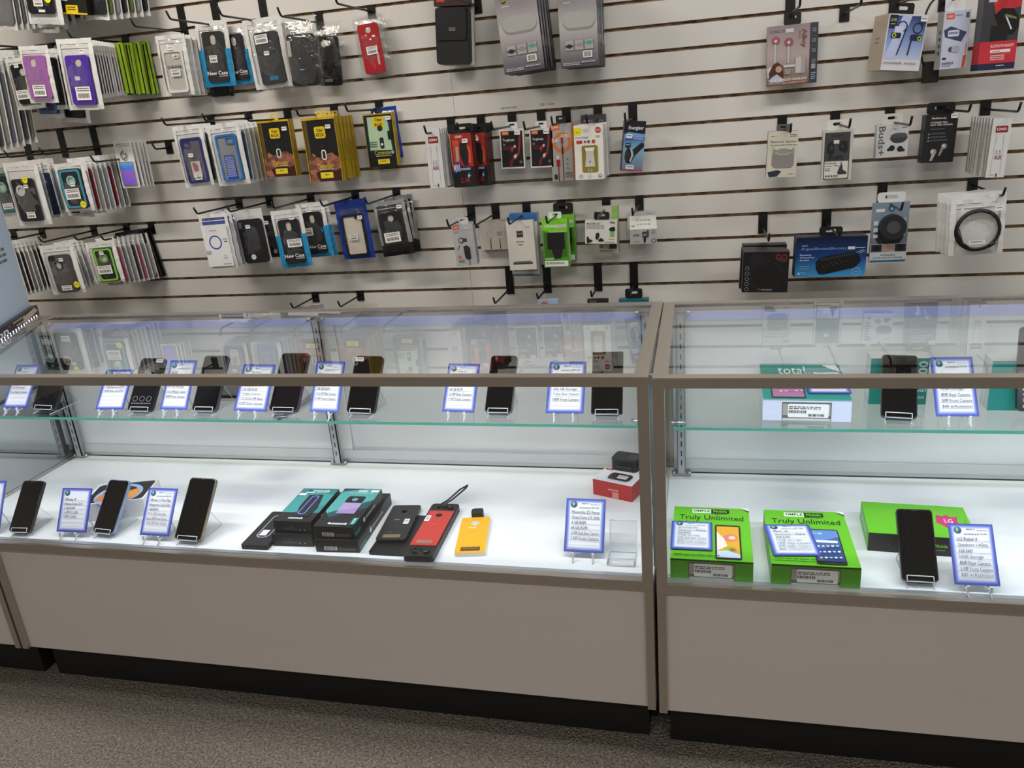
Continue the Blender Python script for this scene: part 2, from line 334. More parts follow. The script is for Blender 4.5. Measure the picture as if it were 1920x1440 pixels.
# ------------------------------------------------------------------ the glass showcases
def showcase(label, x0, x1, bx0, bx1, loc, rz, uprights, side_left, side_right, shelf_x, led=(0.86, 0.89, 1.0)):
    t = thing('display_case', loc, label, 'display case', 'glass display cases in a row'); t.rotation_euler.z = rz
    b = MB(); b.box(bx0 + .02, bx1 - .02, KR, D - .02, 0, KICK, 'kick'); b.build('toe_kick', t)
    b = MB(); b.box(bx0, bx1, .012, D, KICK, RAIL0 - .004, 'panel'); b.box(x0, x1, .012, D, RAIL0 - .004, DECK - .002, 'panel'); b.build('cabinet_base', t)
    for a in (bx0, bx1 - .017): b = MB(); b.box(a, a + .017, .002, .0115, KICK, RAIL0 - .001, 'alu'); b.build('base_trim', t)
    b = MB(); b.box(x0 + .01, x1 - .01, .022, D - .05, DECK - .002, DECK, 'deck'); b.build('deck', t)
    # metal frame
    T = .021
    b = MB(); b.box(x0, x1, -.004, .0115, RAIL0, DECK, 'alu'); b.box(x0, x1, .0115, .0215, DECK - .002, DECK + .002, '#c9ccd0/0.3/0.8')
    b.build('bottom_rail', t)
    b = MB(); b.box(x0, x1, -.004, .016, H - .0193, H + .001, 'alu')
    b.box(x0, x1, D - .022, D, H - .018, H + .001, 'alu'); b.box(x0, x0 + .026, .016, D - .022, H - .014, H + .001, 'alu'); b.box(x1 - .026, x1, .016, D - .022, H - .014, H + .001, 'alu')
    b.box(x0, x1, -.0055, -.004, H - .0012, H + .0012, '#e6ddd2/0.25/0.9')  # pale metal colour stands in for the highlight along the rail's front edge
    for cx, sx in ((x0, 1), (x1, -1)):
        p = [(cx, H), (cx + sx * T, H - .0193), (cx + sx * (T - .0012), H - .0193), (cx, H - .001)]
        b.add([(u, -.0043, v) for u, v in p], [(0, 1, 2, 3)], '#d6cdc2/0.3/0.9')
    b.build('top_frame', t)
    for a in (x0, x1 - T): b = MB(); b.box(a, a + T, -.004, .014, DECK, H - .0193, 'alu'); b.build('front_post', t)
    for a in (x0, x1 - T): b = MB(); b.box(a, a + T, D - .02, D, DECK, H - .018, 'alu'); b.build('rear_post', t)
    b = MB(); b.box(x0 + .026, x1 - .026, .016, D - .022, H - .006, H, 'glass'); b.build('top_glass', t)
    b = MB(); b.box(x0 + T, x1 - T, .004, .009, DECK + .002, H - .0193, 'glass'); b.build('front_glass', t)
    for on, a in ((side_left, x0 + .004), (side_right, x1 - .009)):
        if on: b = MB(); b.box(a, a + .005, .014, D - .02, DECK, H - .015, 'glass'); b.build('side_glass', t)
    if x1 == 0: b = MB(); b.box(x1 + .0006, x1 + .0060, .022, .026, DECK + .02, H - .004, '#a9bcc0/0.3'); b.build('painted_glass_light', t)  # added pale strip; its colour stands in for lit side glass between the cases
    # rear sliding doors with their tracks
    xm = (x0 + x1) / 2
    for a, e, y in ((x0 + T, xm + .03, D - .047), (xm - .02, x1 - T, D - .038)):
        b = MB(); b.box(a, e, y, y + .005, DECK + .012, H - .02, 'rear'); b.build('sliding_door', t)
    b = MB(); b.box(x0 + T, x1 - T, D - .056, D - .02, DECK, DECK + .012, '#c3c6c8/0.35/0.7'); b.box(x0 + T, x1 - T, D - .053, D - .051, DECK + .012, DECK + .036, '#d6d8d8/0.4'); b.box(x0 + T, x1 - T, D - .057, D - .0565, DECK, DECK + .003, '#202020'); b.build('door_track', t)
    b = MB(); b.box(x0 + T, x1 - T, D - .052, D - .022, H - .024, H - .018, '#c3c6c8/0.35/0.7'); b.box(x0 + T, x1 - T, D - .058, D - .054, H - .030, H - .010, '#b4bcf4/0.4'); b.build('top_track', t)
    for ux in uprights:
        b = MB(); y = D - .075
        b.box(ux - .010, ux + .010, y, y + .004, DECK + .002, H - .008, '#b4b8bc/0.35/0.3')
        b.box(ux - .010, ux - .008, y, y + .016, DECK + .002, H - .008, '#a0a5a8/0.35/0.3'); b.box(ux + .008, ux + .010, y, y + .016, DECK + .002, H - .008, '#a0a5a8/0.35/0.3')
        z = DECK + .03
        while z < H - .03: b.box(ux - .0015, ux + .0015, y - .0003, y, z, z + .014, '#25282a'); z += .0255
        for zz in (DECK + .002, H - .012):
            b.box(ux - .022, ux + .022, y - .002, y + .016, zz, zz + .004, '#b8bcc0/0.3/0.9')
            for q in (-.019, .019): b.tube([(ux + q, y + .007, zz), (ux + q, y + .007, zz + .007)], .005, '#c8ccd0/0.25/0.9', 10)
        b.build('shelf_upright', t)
        b = MB(); b.plate(Fr((ux - .002, y, SHZ - .004), (0, -1, 0), (0, 0, -1), .26, .026), [(0, 0), (1, 0), (1, .25), (.0, 1)], [], .003, '#9aa0a2/0.3/0.8')
        b.tube([(ux - .016, y - .245, SHZ - .004), (ux + .016, y - .245, SHZ - .004)], .005, '#b8bcc0/0.25/0.9'); b.build('shelf_bracket', t)
    a, e = shelf_x
    b = MB(); b.box(a, e, .205, D - .085, SHZ - .006, SHZ, 'glass'); sh = b.build('glass_shelf', t)
    b = MB(); b.box(a, e, .2035, .205, SHZ - .0062, SHZ + .0002, '#4f9a86/0.15'); b.build('shelf_edge', sh)
    # led strip tucked under the front top rail
    b = MB(); b.box(x0 + .03, x1 - .03, .017, .029, H - .0185, H - .0165, '#e8e8e8'); n = int((x1 - x0 - .08) / .02)
    for i in range(n):
        a = x0 + .04 + i * .02; b.add([(a, .021, H - .019), (a, .025, H - .019), (a + .004, .025, H - .019), (a + .004, .021, H - .019)], [(0, 1, 2, 3)], 'led')
    b.build('led_strip', t)
    l = area('case_led_light', (0, 0, 0), (x1 - x0) - .1, .008, LED_POWER * (x1 - x0) / 1.8, led); l.parent = t
    l.location = ((x0 + x1) / 2, .024, H - .0205); l.rotation_euler = (math.radians(22), 0, 0)
    return t
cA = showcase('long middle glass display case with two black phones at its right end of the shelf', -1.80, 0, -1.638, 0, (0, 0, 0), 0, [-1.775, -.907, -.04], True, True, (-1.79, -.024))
cB = showcase('right glass display case holding the green phone boxes', 0, 1.8, 0, 1.8, (.0076, -.0068, 0), .0084, [.04, .9, 1.76], True, False, (.03, 1.77), (0.76, 0.85, 1.0))
cC = showcase('glass display case at the far left edge below the blue poster', -3.3, -1.806, -3.3, -1.645, (0, 0, 0), 0, [-1.835, -2.6], False, True, (-3.27, -1.815))
# ------------------------------------------------------------------ wall hooks
HL = 0.293
def hook(px, py, label, length=HL, plate=.05):
    """black slatwall hook; px, py is where its prong leaves the wall"""
    P = atY(px, py, W); x, z = P.x, P.z
    k = math.ceil((GZ - z - .012) / PITCH) - 1; gz = GZ - k * PITCH
    if gz < z: gz += PITCH
    t = thing('slatwall_hook', (x, W, z), label, 'hook')
    b = MB(); b.box(-.0145, .0145, -.004, -.0005, -.022, gz - z + .002, '#0b0b0c/0.35'); b.box(-.0145, .0145, -.0005, .006, gz - z - .0035, gz - z + .002, '#0b0b0c/0.35'); b.build('bracket', t)
    b = MB(); L = length - .02; b.tube([(0, -.003, 0), (0, -L, 0), (0, -L - .008, .004), (0, -length, .024)], .0034, '#0e0e10/0.3'); b.build('prong', t)
    return x, z
def dist_for(h, px, lo=.012, hi=HL - .012):
    x, z = h; best = None
    for i in range(80):
        d = lo + (hi - lo) * i / 79; e = abs(proj(Vector((x, W - d, z)))[0] - px)
        if best is None or e < best[0]: best = (e, d)
    return best[1]
def quadY(TL, TR, BL, d):
    """size and roll of an upright rectangle seen at these pixels on the plane d in front of the wall"""
    a, b_, c = atY(*TL, W - d), atY(*TR, W - d), atY(*BL, W - d); ex = b_ - a
    return a, ex.length, (c - a).length, math.atan2(ex.z, ex.x), math.atan2(c.x - a.x, a.z - c.z)
def front(w, h, y=0, x=0, z=0): return Fr((x, y, z), (1, 0, 0), (0, 0, -1), w, h)
def place(t, TL, TR, BL, d, yaw=0):
    a, w, h, r1, r2 = quadY(TL, TR, BL, d); r = max(-.5, min(.5, (r1 * .4 - -r2 * .6)))
    t.location = a; t.rotation_euler = (0, -r, yaw); return w, h
def price(t, w, h, u, v, s=.013, rot=0, y=-.0004, nm='price_sticker'):
    b = MB(); f = front(s * 1.5, s, y, u * w - s * .75, -v * h + s * .5); b.draw(f, [('R', 0, 0, 1, 1, .12, '#f4f4f4'), ('n', .12, .3, .9, .75, 1, '#5a5a5a')]); return b.build(nm, t)
def barcode(t, w, h, u0, v0, u1, v1, y, rows=2):
    b = MB(); f = front((u1 - u0) * w, (v1 - v0) * h, y, u0 * w, -v0 * h)
    b.draw(f, [('r', 0, 0, 1, 1, '#f2f0ee'), ('n', .1, .1, .92, .42, rows, '#555555'), ('B', .12, .5, .88, .84)]); return b.build('barcode_label', t)
def dot(t, w, h, u, v, y, r=.0125, c='#f2e21c'):
    b = MB(); f = front(.03, .03, y, u * w - .015, -v * h + .015); b.plate(f, circ(.5, .5, r / .03, 1), [], .0003, c); b.draw(f, [('n', .3, .42, .7, .6, 1, '#7a7412')]); return b.build('round_sticker', t)
# a zip pouch holding a phone case: pouch (film + back), phone_case, stickers
def pouch_mesh(w, h, bulge, k_front, k_back, header=.12, seam=None, rnd=0, lower=None):
    b = MB(); rn = random.Random(rnd); nu, nv = 10, 14; g = []
    for j in range(nv + 1):
        for i in range(nu + 1):
            u, v = i / nu, j / nv
            e = math.sin(math.pi * u) ** .5 * (math.sin(math.pi * min(1, max(0, (v - header) / (1 - header)))) ** .5 if v > header else 0)
            e = max(0, e); x = u * w + (rn.uniform(-1, 1) * .0012 if i in (0, nu) else 0); z = -v * h + (rn.uniform(-1, 1) * .0015 if j in (0, nv) else 0)
            g.append((x, -bulge * e + (rn.uniform(-1, 1) * .0016 if 0 < i < nu and 0 < j < nv else 0), z))
    idx = lambda i, j: j * (nu + 1) + i
    for j in range(nv):
        for i in range(nu):
            k = k_front
            if seam and (i in (0, nu - 1) or j == nv - 1 or (j + 1) / nv <= header + .01): k = seam
            if lower and (j + .5) / nv > lower[0] and i in (0, 1, nu - 2, nu - 1): k = lower[1]
            if lower and (j + .5) / nv > lower[2]: k = lower[1]
            q = [g[idx(i, j)], g[idx(i, j + 1)], g[idx(i + 1, j + 1)], g[idx(i + 1, j)]]; b.add(q, [(0, 1, 2, 3)], k, True)
    b.add([(0, .0012, 0), (w, .0012, 0), (w, .0012, -h), (0, .0012, -h)], [(0, 1, 2, 3)], k_back)
    b.add([(0, .0005, -h * header), (w, .0005, -h * header), (w, -.0014, -h * (header + .012)), (0, -.0014, -h * (header + .012))], [(0, 1, 2, 3)], seam or k_front)
    return b
def phone_case(t, w, h, u0, v0, u1, v1, col, kind='camera', y=-.0018, thick=.0085, ring=None, inner=None, cam=(.5, .2), extra=()):
    cw, ch = (u1 - u0) * w, (v1 - v0) * h; f = front(cw, ch, y - thick, u0 * w, -v0 * h); asp = cw / ch; b = MB(); r = .13
    out = rrect(0, 0, 1, 1, r, asp)
    if kind == 'frame':      # clear back with a coloured bumper
        b.plate(f, out, [rrect(.09, .09 * asp, .91, 1 - .09 * asp, r * .7, asp)], thick, col)
        b.plate(f, rrect(.09, .09 * asp, .91, 1 - .09 * asp, r * .7, asp), [], .001, inner or '#7d7d80/0.2', -.004)
        b.plate(f, rrect(*cam, r * .5, asp), [rrect(cam[0] + .06, cam[1] + .06 * asp, cam[2] - .06, cam[3] - .06 * asp, r * .3, asp)], .003, col, 0)
    else:
        if kind == 'pill': hole = rrect(cam[0] - .13, cam[1] - .1, cam[0] + .13, cam[1] + .1, .125, asp)
        elif kind == 'none': hole = None
        else: hole = circ(cam[0], cam[1], .14, asp)
        b.plate(f, out, [hole] if hole else [], thick, col)
        if hole: b.plate(f, rrect(.05, .03, .95, .97, r * .8, asp), [], .0005, '#cfc8bc', -thick * .35)
        if ring: b.plate(f, circ(cam[0], cam[1], .2, asp), [circ(cam[0], cam[1], .13, asp)], .002, ring, .0012)
        if inner: b.plate(f, rrect(.03, .02, .97, .98, r, asp), [rrect(.12, .07, .88, .93, r * .8, asp)], .002, inner, .0015)
        b.plate(f, rrect(.1, .55, .9, .97, r * .6, asp), [rrect(.12, .56, .88, .96, r * .5, asp)], .001, col, .0008)
    f.l = .0012 if kind != 'frame' else 0
    b.draw(f, extra); return b.build('phone_case', t)
def bag(TL, TR, BL, d, label, col='#1c1b1e', cu=(.17, .22, .86, .93), kind='camera', group=None, yaw=0, seam='pouch', back='pouch', film='film', bulge=.013, lower=None,
        bc=None, pr=None, yd=None, extra=(), header=.12, name='bagged_phone_case', cat='phone case', **kw):
    t = thing(name, (0, 0, 0), label, cat, group); w, h = place(t, TL, TR, BL, d, yaw)
    pouch_mesh(w, h, bulge, film, back, header, seam, len(bpy.data.objects), lower).build('pouch', t)
    phone_case(t, w, h, *cu, col, kind, extra=extra, **kw)
    if bc: barcode(t, w, h, *bc, -bulge - .001)
    if pr: price(t, w, h, *pr, y=-bulge - .001)
    if yd: dot(t, w, h, *yd, -bulge - .0012)
    return t
def stack(src, n, step, label, group, dx=0.0, jit=.003, rz=.03, cols=None, first=1):
    """copies of a hanging thing behind it on the same hook"""
    out = []; rn = random.Random(n * 7 + len(label))
    for i in range(first, n + first):
        c = dup(src, (dx * i + rn.uniform(-jit, jit), step * i, rn.uniform(-jit, 0)), label, group, rz=rn.uniform(-rz, rz), ry=rn.uniform(-.02, .02))
        if cols:
            for k in c.children:
                if k.name.startswith('phone_case'):
                    k.data = k.data.copy()
                    for m in range(len(k.data.materials)):
                        if k.data.materials[m].name.startswith('print'): k.data.materials[m] = mat(cols[i % len(cols)])
        out.append(c)
    return out
# a printed carton: body with art on its faces, optional hang tab
def carton(TL, TR, BL, d, dep, label, k, ops=(), right=None, left=None, sk=None, tab=None, yaw=0, group=None, cat='boxed accessory', name='product_box', pr=None, tk=None, top=None):
    t = thing(name, (0, 0, 0), label, cat, group); w, h = place(t, TL, TR, BL, d, yaw)
    b = MB(); b.box(0, w, 0.0002, dep, -h, 0, sk or k); fr = front(w, h); b.draw(fr, [('r', 0, 0, 1, 1, k)] + list(ops))
    if right: b.draw(Fr((w, 0, 0), (0, 1, 0), (0, 0, -1), dep, h), right)
    if left: b.draw(Fr((0, dep, 0), (0, -1, 0), (0, 0, -1), dep, h), left)
    if top: b.draw(Fr((0, dep, 0), (1, 0, 0), (0, -1, 0), w, dep), top)
    b.build('carton', t)
    if tab:
        tw, th, tc = tab; b = MB(); f = Fr((w * .5 - tw / 2, dep * (.5 if not tk else tk), th), (1, 0, 0), (0, 0, -1), tw, th); a = tw / th
        b.plate(f, rrect(0, 0, 1, 1.0, .12, a), [rrect(.28, .28, .72, .28 + .14 * a, .06, a)], .0012, tc); b.build('hang_tab', t)
    if pr: price(t, w, h, *pr, y=-.006)
    return t
def bars(c='#0f0f0f'): return ('B', .1, .2, .9, .8)
# ======================= LEFT WALL =================================
h = hook(30, 108, 'black hook holding the black phone case behind the lilac one, far left')
h = hook(95, 92, 'black hook behind the lilac phone case')
h = hook(237, 80, 'black hook holding the purple phone case and the lime-edged boxes')
for i in range(7):
    x = -78 + i * 12; bag((x, 100 - i), (x + 42, 96 - i), (x + 30, 284 - i * 3), .28 - i * .028, 'large silvery bag edge-on at the left edge of the photo, upper row', ['#8f8f8c', '#55565c', '#a0a09a', '#6d7480'][i % 4], cu=(.04, .2, .97, .95), group='bags at the left edge in the upper row', bulge=.01)
bag((8, 112), (62, 108), (36, 207), .2, 'bagged black phone case half hidden behind the lilac one', '#19181b', cu=(.2, .12, .95, .9), bc=(.2, .62, .62, .8), pr=(.45, .15))
m = bag((48, 105), (98, 100), (70, 222), .16, 'bagged purple and teal phone case whose bottom shows below the lilac one', '#5a3a8c', inner='#2e8f9e')
q = bag((84, 92), (104, 90), (105, 205), .22, 'bagged black phone case edge-on between the lilac and the purple case', '#17161a', group='black cases between lilac and purple', cu=(.05, .15, .95, .93))
stack(q, 2, .022, 'bagged black phone case edge-on between the lilac and the purple case', 'black cases between lilac and purple', dx=.004)
bag((34, 87), (88, 84), (57, 194), .27, 'bagged lilac phone case with a barcode label, upper left of the wall', '#9a5fa4', cu=(.15, .17, .9, .93), kind='pill', cam=(.42, .16),
    bc=(.3, .68, .74, .88), ring=None)
bag((98, 95), (150, 90), (112, 228), .13, 'bagged black phone case whose bottom shows below the purple one', '#141316')
p = bag((104, 74), (170, 70), (131, 207), .28, 'bagged bright purple phone case, front of its hook, upper left', '#4d2b9b', cu=(.2, .23, .86, .93), cam=(.55, .15), bc=(.36, .67, .78, .86), pr=(.74, .18), extra=[('r', .3, .42, .52, .5, '#d8d0ee')])
for i in range(9):
    x = 130 + i * 5.2; c = ['#2b2f55', '#3a1216', '#18171a', '#5a1c24', '#24232a', '#9fb6cf', '#5c141d', '#8c8c86', '#232046'][i]
    bag((x, 78 + i), (x + 47, 74 + i), (x + 21, 186 - i * .6), .255 - i * .016, ['edge-on bag with a dark blue case just behind the bright purple one', 'edge-on bag with a maroon case second behind the bright purple one', 'edge-on bag with a black case third behind the bright purple one', 'edge-on bag with a wine red case in the stack behind the purple one', 'edge-on bag with a charcoal case in the stack behind the purple one', 'edge-on bag with a pale blue case in the stack behind the purple one', 'edge-on bag with a bright red case in the stack behind the purple one', 'edge-on bag with a grey case in the stack behind the purple one', 'edge-on bag with an indigo case next to the lime-edged boxes'][i],
        c, cu=(.04, .22, .97, .95), bulge=.008, group='edge-on bags behind the purple case', header=.16)
for i in range(7):
    x = 186 + i * 8; t = thing('slim_case_box', (0, 0, 0), 'slim black box with lime green edges hanging edge-on right of the purple case', 'phone case', 'lime-edged slim boxes')
    w, hh = place(t, (x, 84 - i * .5), (x + 40, 80 - i * .5), (x + 22 - (i % 3) * 3, 178), .125 - i * .0165, yaw=(-.05, .1, .0, .14, -.06, .08, 0)[i])
    b = MB(); b.box(0, w, 0, .011, -hh, 0, '#16161a'); b.box(w, w + .001, -.0005, .0115, -hh - .001, .001, '#b0d634'); b.box(0, w, -.0006, 0, -.006, 0, '#b0d634'); b.box(w * .72, w * .93, -.0008, 0, -hh, 0, '#a4cc2e'); b.build('carton', t)
# top row cut by the frame
for x, y in ((25, 3), (110, -20), (215, -30)): hook(x, y, 'black hook at the top left corner of the wall, %s' % {25: 'leftmost', 110: 'middle one', 215: 'rightmost'}[x])
for i in range(5):
    x = -35 + i * 11; bag((x, -100), (x + 42, -104), (x + 22, 56 - i), .2 - i * .02, 'white bag edge-on in the top left corner, cut by the top of the photo', '#6f6f74', group='bags in the top left corner', cu=(.05, .2, .97, .93))
bag((50, -70), (108, -74), (72, 52), .2, 'bagged black case with a green clip, lower one at the top left corner', '#17171a', kind='none', cu=(.05, .2, .8, .9), extra=[('r', .4, .86, .62, .93, '#5fae3c')], yd=(.7, .78))
bag((32, -95), (98, -99), (53, 45), .26, 'bagged black belt clip case with barcode label and yellow sticker, top left corner', '#121214', kind='none', cu=(.08, .3, .84, .86), bc=(.3, .66, .56, .76), yd=(.72, .66), extra=[('r', .42, .9, .66, .96, '#e8e8e8')])
carton((88, -120), (145, -124), (103, 25), .243, .024, 'black box with a yellow label cut by the top of the photo, left side', '#15140f', [('r', .3, .88, .7, .98, '#e8c51a'), ('r', 0, .98, 1, 1, '#e8c51a'), ('n', .36, .9, .62, .96, 2, '#54450a'), ('n', .1, .72, .4, .85, 3, '#cfcfcf')])
for i in range(7):
    x = 138 + i * 13; bag((x, -100), (x + 46, -104), (x + 20, 38 - i), .2 - i * .022, 'greyish bag edge-on in the row cut by the top, left of the clear case', ['#23242a', '#5b6a3a', '#8a8f98'][i % 3], group='bags cut by the top edge at left', cu=(.05, .2, .97, .93))
for i in range(4):
    x = 38 + i * 16; bag((x, -60), (x + 52, -64), (x + 22, 62 - i * 6), .108 - i * .02, 'crumpled clear bag low in the top left bundle', '#3a3c44', group='crumpled bags under the top left bundle', cu=(.1, .3, .9, .93))
# clear bumper case and its stack
h = hook(347, 60, 'black hook holding the clear phone case in a pouch')
c = bag((290, 68), (345, 64), (313, 181), .115, 'clear transparent phone case in a white pouch, front of its hook', '#d8d6d0', cu=(.18, .25, .88, .95), kind='frame', cam=(.5, .1, .8, .2), inner='#c4c1ba/0.3', pr=(.52, .22), bc=(.4, .56, .72, .68), extra=[('T', 'case', .15, .36, .85, .42, '#4b4b4b')])
stack(c, 5, .016, 'white pouch with a clear case stacked behind the front clear case', 'pouches behind the clear case', dx=.0)
h = hook(409, 48, 'black hook holding the front New Case packet in the top row')
NC = dict(cu=(.2, .16, .86, .93), kind='pill', cam=(.5, .16), seam='pouch', lower=(.42, 'bluepouch', .93))
txt = [('T', 'New Case', .02, .78, .98, .86, '#e8e8e8'), ('n', .55, .88, .98, .91, 1, '#cfcfcf')]
bag((376, 62), (420, 58), (396, 182), .02, 'dark pouch with a black lower edge hanging behind the front New Case packet', '#1a1a1d', seam='blackpouch', kind='none')
bag((408, 50), (458, 46), (434, 160), .035, 'second New Case packet behind the front one in the top row', '#232326', pr=(.3, .4), extra=txt, **NC)
bag((420, 50), (469, 46), (446, 157), .02, 'third New Case packet, rearmost in the top row, only its blue edge showing', '#232326', extra=txt, **NC)
bag((364, 42), (424, 38), (386, 164), .06, 'black phone case in a blue New Case packet, front one in the top row', '#2b2b2e', bc=(.36, .52, .6, .63), extra=txt, **NC)
h = hook(498, 42, 'black hook holding the grey case bag with a black rim band')
c = bag((454, 40), (525, 34), (486, 169), .1, 'dark grey phone case in a white pouch, between the blue packets and the crinkled bags', '#343436', cu=(.24, .2, .88, .95), kind='none', bc=(.28, .23, .62, .36), pr=(.52, .5), extra=[('T', 'covrware', .05, .36, .8, .42, '#1a1a1a'), ('r', .35, .84, .72, .92, '#2f6f98')], name='bagged_phone_case')
stack(c, 2, .03, 'bagged black phone case behind the dark grey one with printed wordmark', 'bags behind the dark grey case', cols=['#121214'])
h = hook(600, 43, 'black hook with two black cases in crinkled clear bags')
bag((584, 42), (640, 40), (600, 168), .03, 'black phone case with a tan camera hole in a crinkled clear bag, rear one', '#17171a', cu=(.1, .22, .86, .95), cam=(.35, .14), seam='film', back='film', bulge=.016, extra=[('r', .25, .86, .6, .92, '#8c8168')])
bag((526, 32), (592, 30), (549, 171), .14, 'black rugged phone case in a very shiny crinkled clear bag, front one', '#131316', kind='none', cu=(.12, .24, .9, .94), seam='film', back='film', bulge=.02, extra=[('r', .35, .68, .52, .69, '#d8d8d8'), ('r', .0, .12, .12, .42, '#b8b3a8')])
h = hook(697, 22, 'black hook holding the red phone case')
c = bag((658, 34), (714, 24), (682, 150), .06, 'red phone case in a clear bag, alone at the right of the cases', '#a81420', cu=(.17, .14, .85, .93), cam=(.5, .12), bc=(.36, .5, .72, .63), seam='film', back='film', extra=[('r', .72, .6, .82, .84, '#d2a8a0')])
stack(c, 2, .02, 'clear bag hanging directly behind the red phone case', 'bags behind the red case', cols=['#b9b7b2'])
# ======================= LEFT, second row ==========================
for x in (56, 122, 183): hook(x, 290 - (x - 56) * .08, 'black hook in the left second row, %s' % {56: 'under the black case with yellow dot', 122: 'above the teal and navy case', 183: 'behind the grey edge-on bags'}[x])
bag((-30, 318), (18, 314), (0, 408), .2, 'bagged teal and black phone case cut by the left edge of the photo', '#1b2024', inner='#2d8a8a', cam=(.55, .35), ring='#5fb0a8', bc=(.4, .72, .8, .84), cu=(.1, .12, .95, .9))
c = bag((68, 304), (88, 302), (98, 408), .2, 'bag edge-on between the yellow-dot black case and the teal case, left second row', '#1f2a48', cu=(.04, .2, .97, .95), group='edge-on bags left second row')
for i in range(5): bag((34 + i * 8, 303 - i), (66 + i * 8, 300 - i), (60 + i * 8, 408 - i * 2), .24 - i * .03, 'bag edge-on between the yellow-dot black case and the teal case, left second row', ['#1d2440', '#8fa3b8', '#17171b'][i % 3], cu=(.04, .2, .97, .95), group='edge-on bags left second row')
bag((4, 306), (66, 299), (36, 424), .27, 'black phone case in a big white bag with a yellow dot sticker, left second row', '#17161b', cu=(.16, .26, .82, .93), cam=(.35, .27), ring='#c9c9c4', yd=(.62, .28), pr=(.6, .38), bc=(.4, .78, .66, .88))
for i in range(2): bag((112 + i * 18, 315), (160 + i * 18, 311), (124 + i * 28, 404 - i * 3), .2 - i * .05, 'bagged black case whose lower end shows under the teal and navy case', '#131216', group='black cases under the teal one')
for i in range(8):
    x = 124 + i * 9; bag((x, 298 - i), (x + 34, 294 - i), (x + 24, 400 - i * 1.5), .24 - i * .026, 'silvery bag edge-on right of the teal and navy case', ['#9aa7b5', '#7a1f2c', '#a8a8a4', '#8d8d90'][i % 4], cu=(.04, .2, .97, .95), group='edge-on bags right of the teal case', bulge=.01)
bag((100, 308), (154, 298), (121, 398), .275, 'teal and navy phone case with a mint ring in a white bag, left second row', '#201f28', cu=(.14, .12, .88, .94), inner='#3c93a8', cam=(.5, .3), ring='#7fc4bd', bc=(.24, .52, .72, .74), pr=(.56, .44), yd=(.74, .86))
h = hook(272, 293, 'hook holding the small shimmering blue-violet card')
def holo(lbl, group=None, dx=0):
    t = thing('phone_ring_card', (0, 0, 0), lbl, 'phone accessory', group); w, hh = place(t, (211 + dx, 265), (244 + dx, 262), (230 + dx, 353), .15)
    b = MB(); b.box(0, w, 0, .002, -hh, 0, '#dedddc'); f = front(w, hh); b.draw(f, [('n', .1, .06, .9, .14, 2, '#8a8a8a')]); b.build('backing_card', t)
    b = MB(); f = front(w * .8, hh * .5, -.005, w * .12, -hh * .44); b.plate(f, rrect(0, 0, 1, 1, .06, .8 * w / hh / .5), [], .005, '#c8c8cc/0.2/0.8'); b.build('case_frame', t)
    b = MB(); f = front(w * .7, hh * .46, -.0056, w * .17, -hh * .46); b.plate(f, rrect(0, 0, 1, 1, .05, .7 * w / hh / .46), [], .0005, 'holo'); b.build('foil_panel', t)
    b = MB(); b.tube([(w * .5 + .011 * math.cos(a * .523), -.006, -hh * .3 + .013 * math.sin(a * .523)) for a in range(13)], .0022, '#9a9a9a/0.1/1'); b.build('finger_ring', t)
    return t
c = holo('shimmering blue-violet card with a silver ring, hanging alone in the left second row')
stack(c, 4, .018, 'clear card stacked behind the shimmering blue-violet one', 'cards behind the shimmering one', dx=.002)
hook(318, 277, 'empty short white hook right of the shimmering card', .1)
# ======================= LEFT, third row ===========================
hook(28, 444, 'black hook at the left end of the left third row, beside the poster')
for x, y in ((80, 437), (177, 432), (238, 428), (285, 428)): hook(x, y, 'black hook in the left third row, %s' % {80: 'above the grey case', 177: 'above the green case', 238: 'between green case and black folder', 285: 'rightmost, behind the black folder'}[x])
for i in range(8):
    x = -14 + i * 8; bag((x, 455 - i), (x + 36, 452 - i), (x + 32, 556 - i * 2), .27 - i * .02, 'silvery bag edge-on left of the grey case, left third row', ['#8a8a88', '#3b3a33', '#17171a', '#77777a'][i % 4], cu=(.04, .2, .97, .95), group='edge-on bags left of the grey case', bulge=.01)
for i in range(3): bag((98 + i * 9, 456 - i * 2), (136 + i * 9, 453 - i * 2), (134 + i * 7, 546 - i * 4), .23 - i * .03, 'loose clear bag between the grey case and the green case, left third row', '#9da3a8', cu=(.04, .3, .97, .9), group='bags between grey and green case')
bag((72, 462), (134, 454), (100, 553), .28, 'grey phone case with a yellow dot sticker in a white bag, left third row', '#4c4a4c', cu=(.22, .2, .86, .96), cam=(.42, .28), ring='#1c1c1e', pr=(.62, .3), yd=(.86, .82), bc=(.4, .82, .7, .92), extra=[('R', .03, .02, .34, .14, .05, '#1b1b1d')])
for i in range(8):
    x = 178 + i * 9; bag((x, 448 - i), (x + 34, 444 - i), (x + 25, 536 - i * 1.5), .24 - i * .027, 'silvery bag edge-on right of the green and black case', ['#3a3d48', '#a2566c', '#7e8288', '#9a9a98'][i % 4], cu=(.04, .2, .97, .95), group='edge-on bags right of the green case', bulge=.01)
bag((158, 456), (213, 449), (180, 533), .285, 'green and black phone case in a clear bag, left third row', '#1f2220', cu=(.24, .15, .9, .95), inner='#7fc43a', cam=(.5, .3), ring='#6fb03a', bc=(.28, .56, .76, .76), pr=(.56, .26))
for i in range(3):
    t = thing('black_folder', (0, 0, 0), 'thin black folder case hanging edge-on at the right end of the left third row', 'phone case', 'black folders'); w, hh = place(t, (214 + i * 7, 438), (266 + i * 7, 431), (246 + i * 9, 527), .06 - i * .02)
    b = MB(); b.plate(front(w, hh), rrect(0, 0, 1, 1, .06, w / hh), [], .008, '#141414/0.3'); b.build('folder', t)
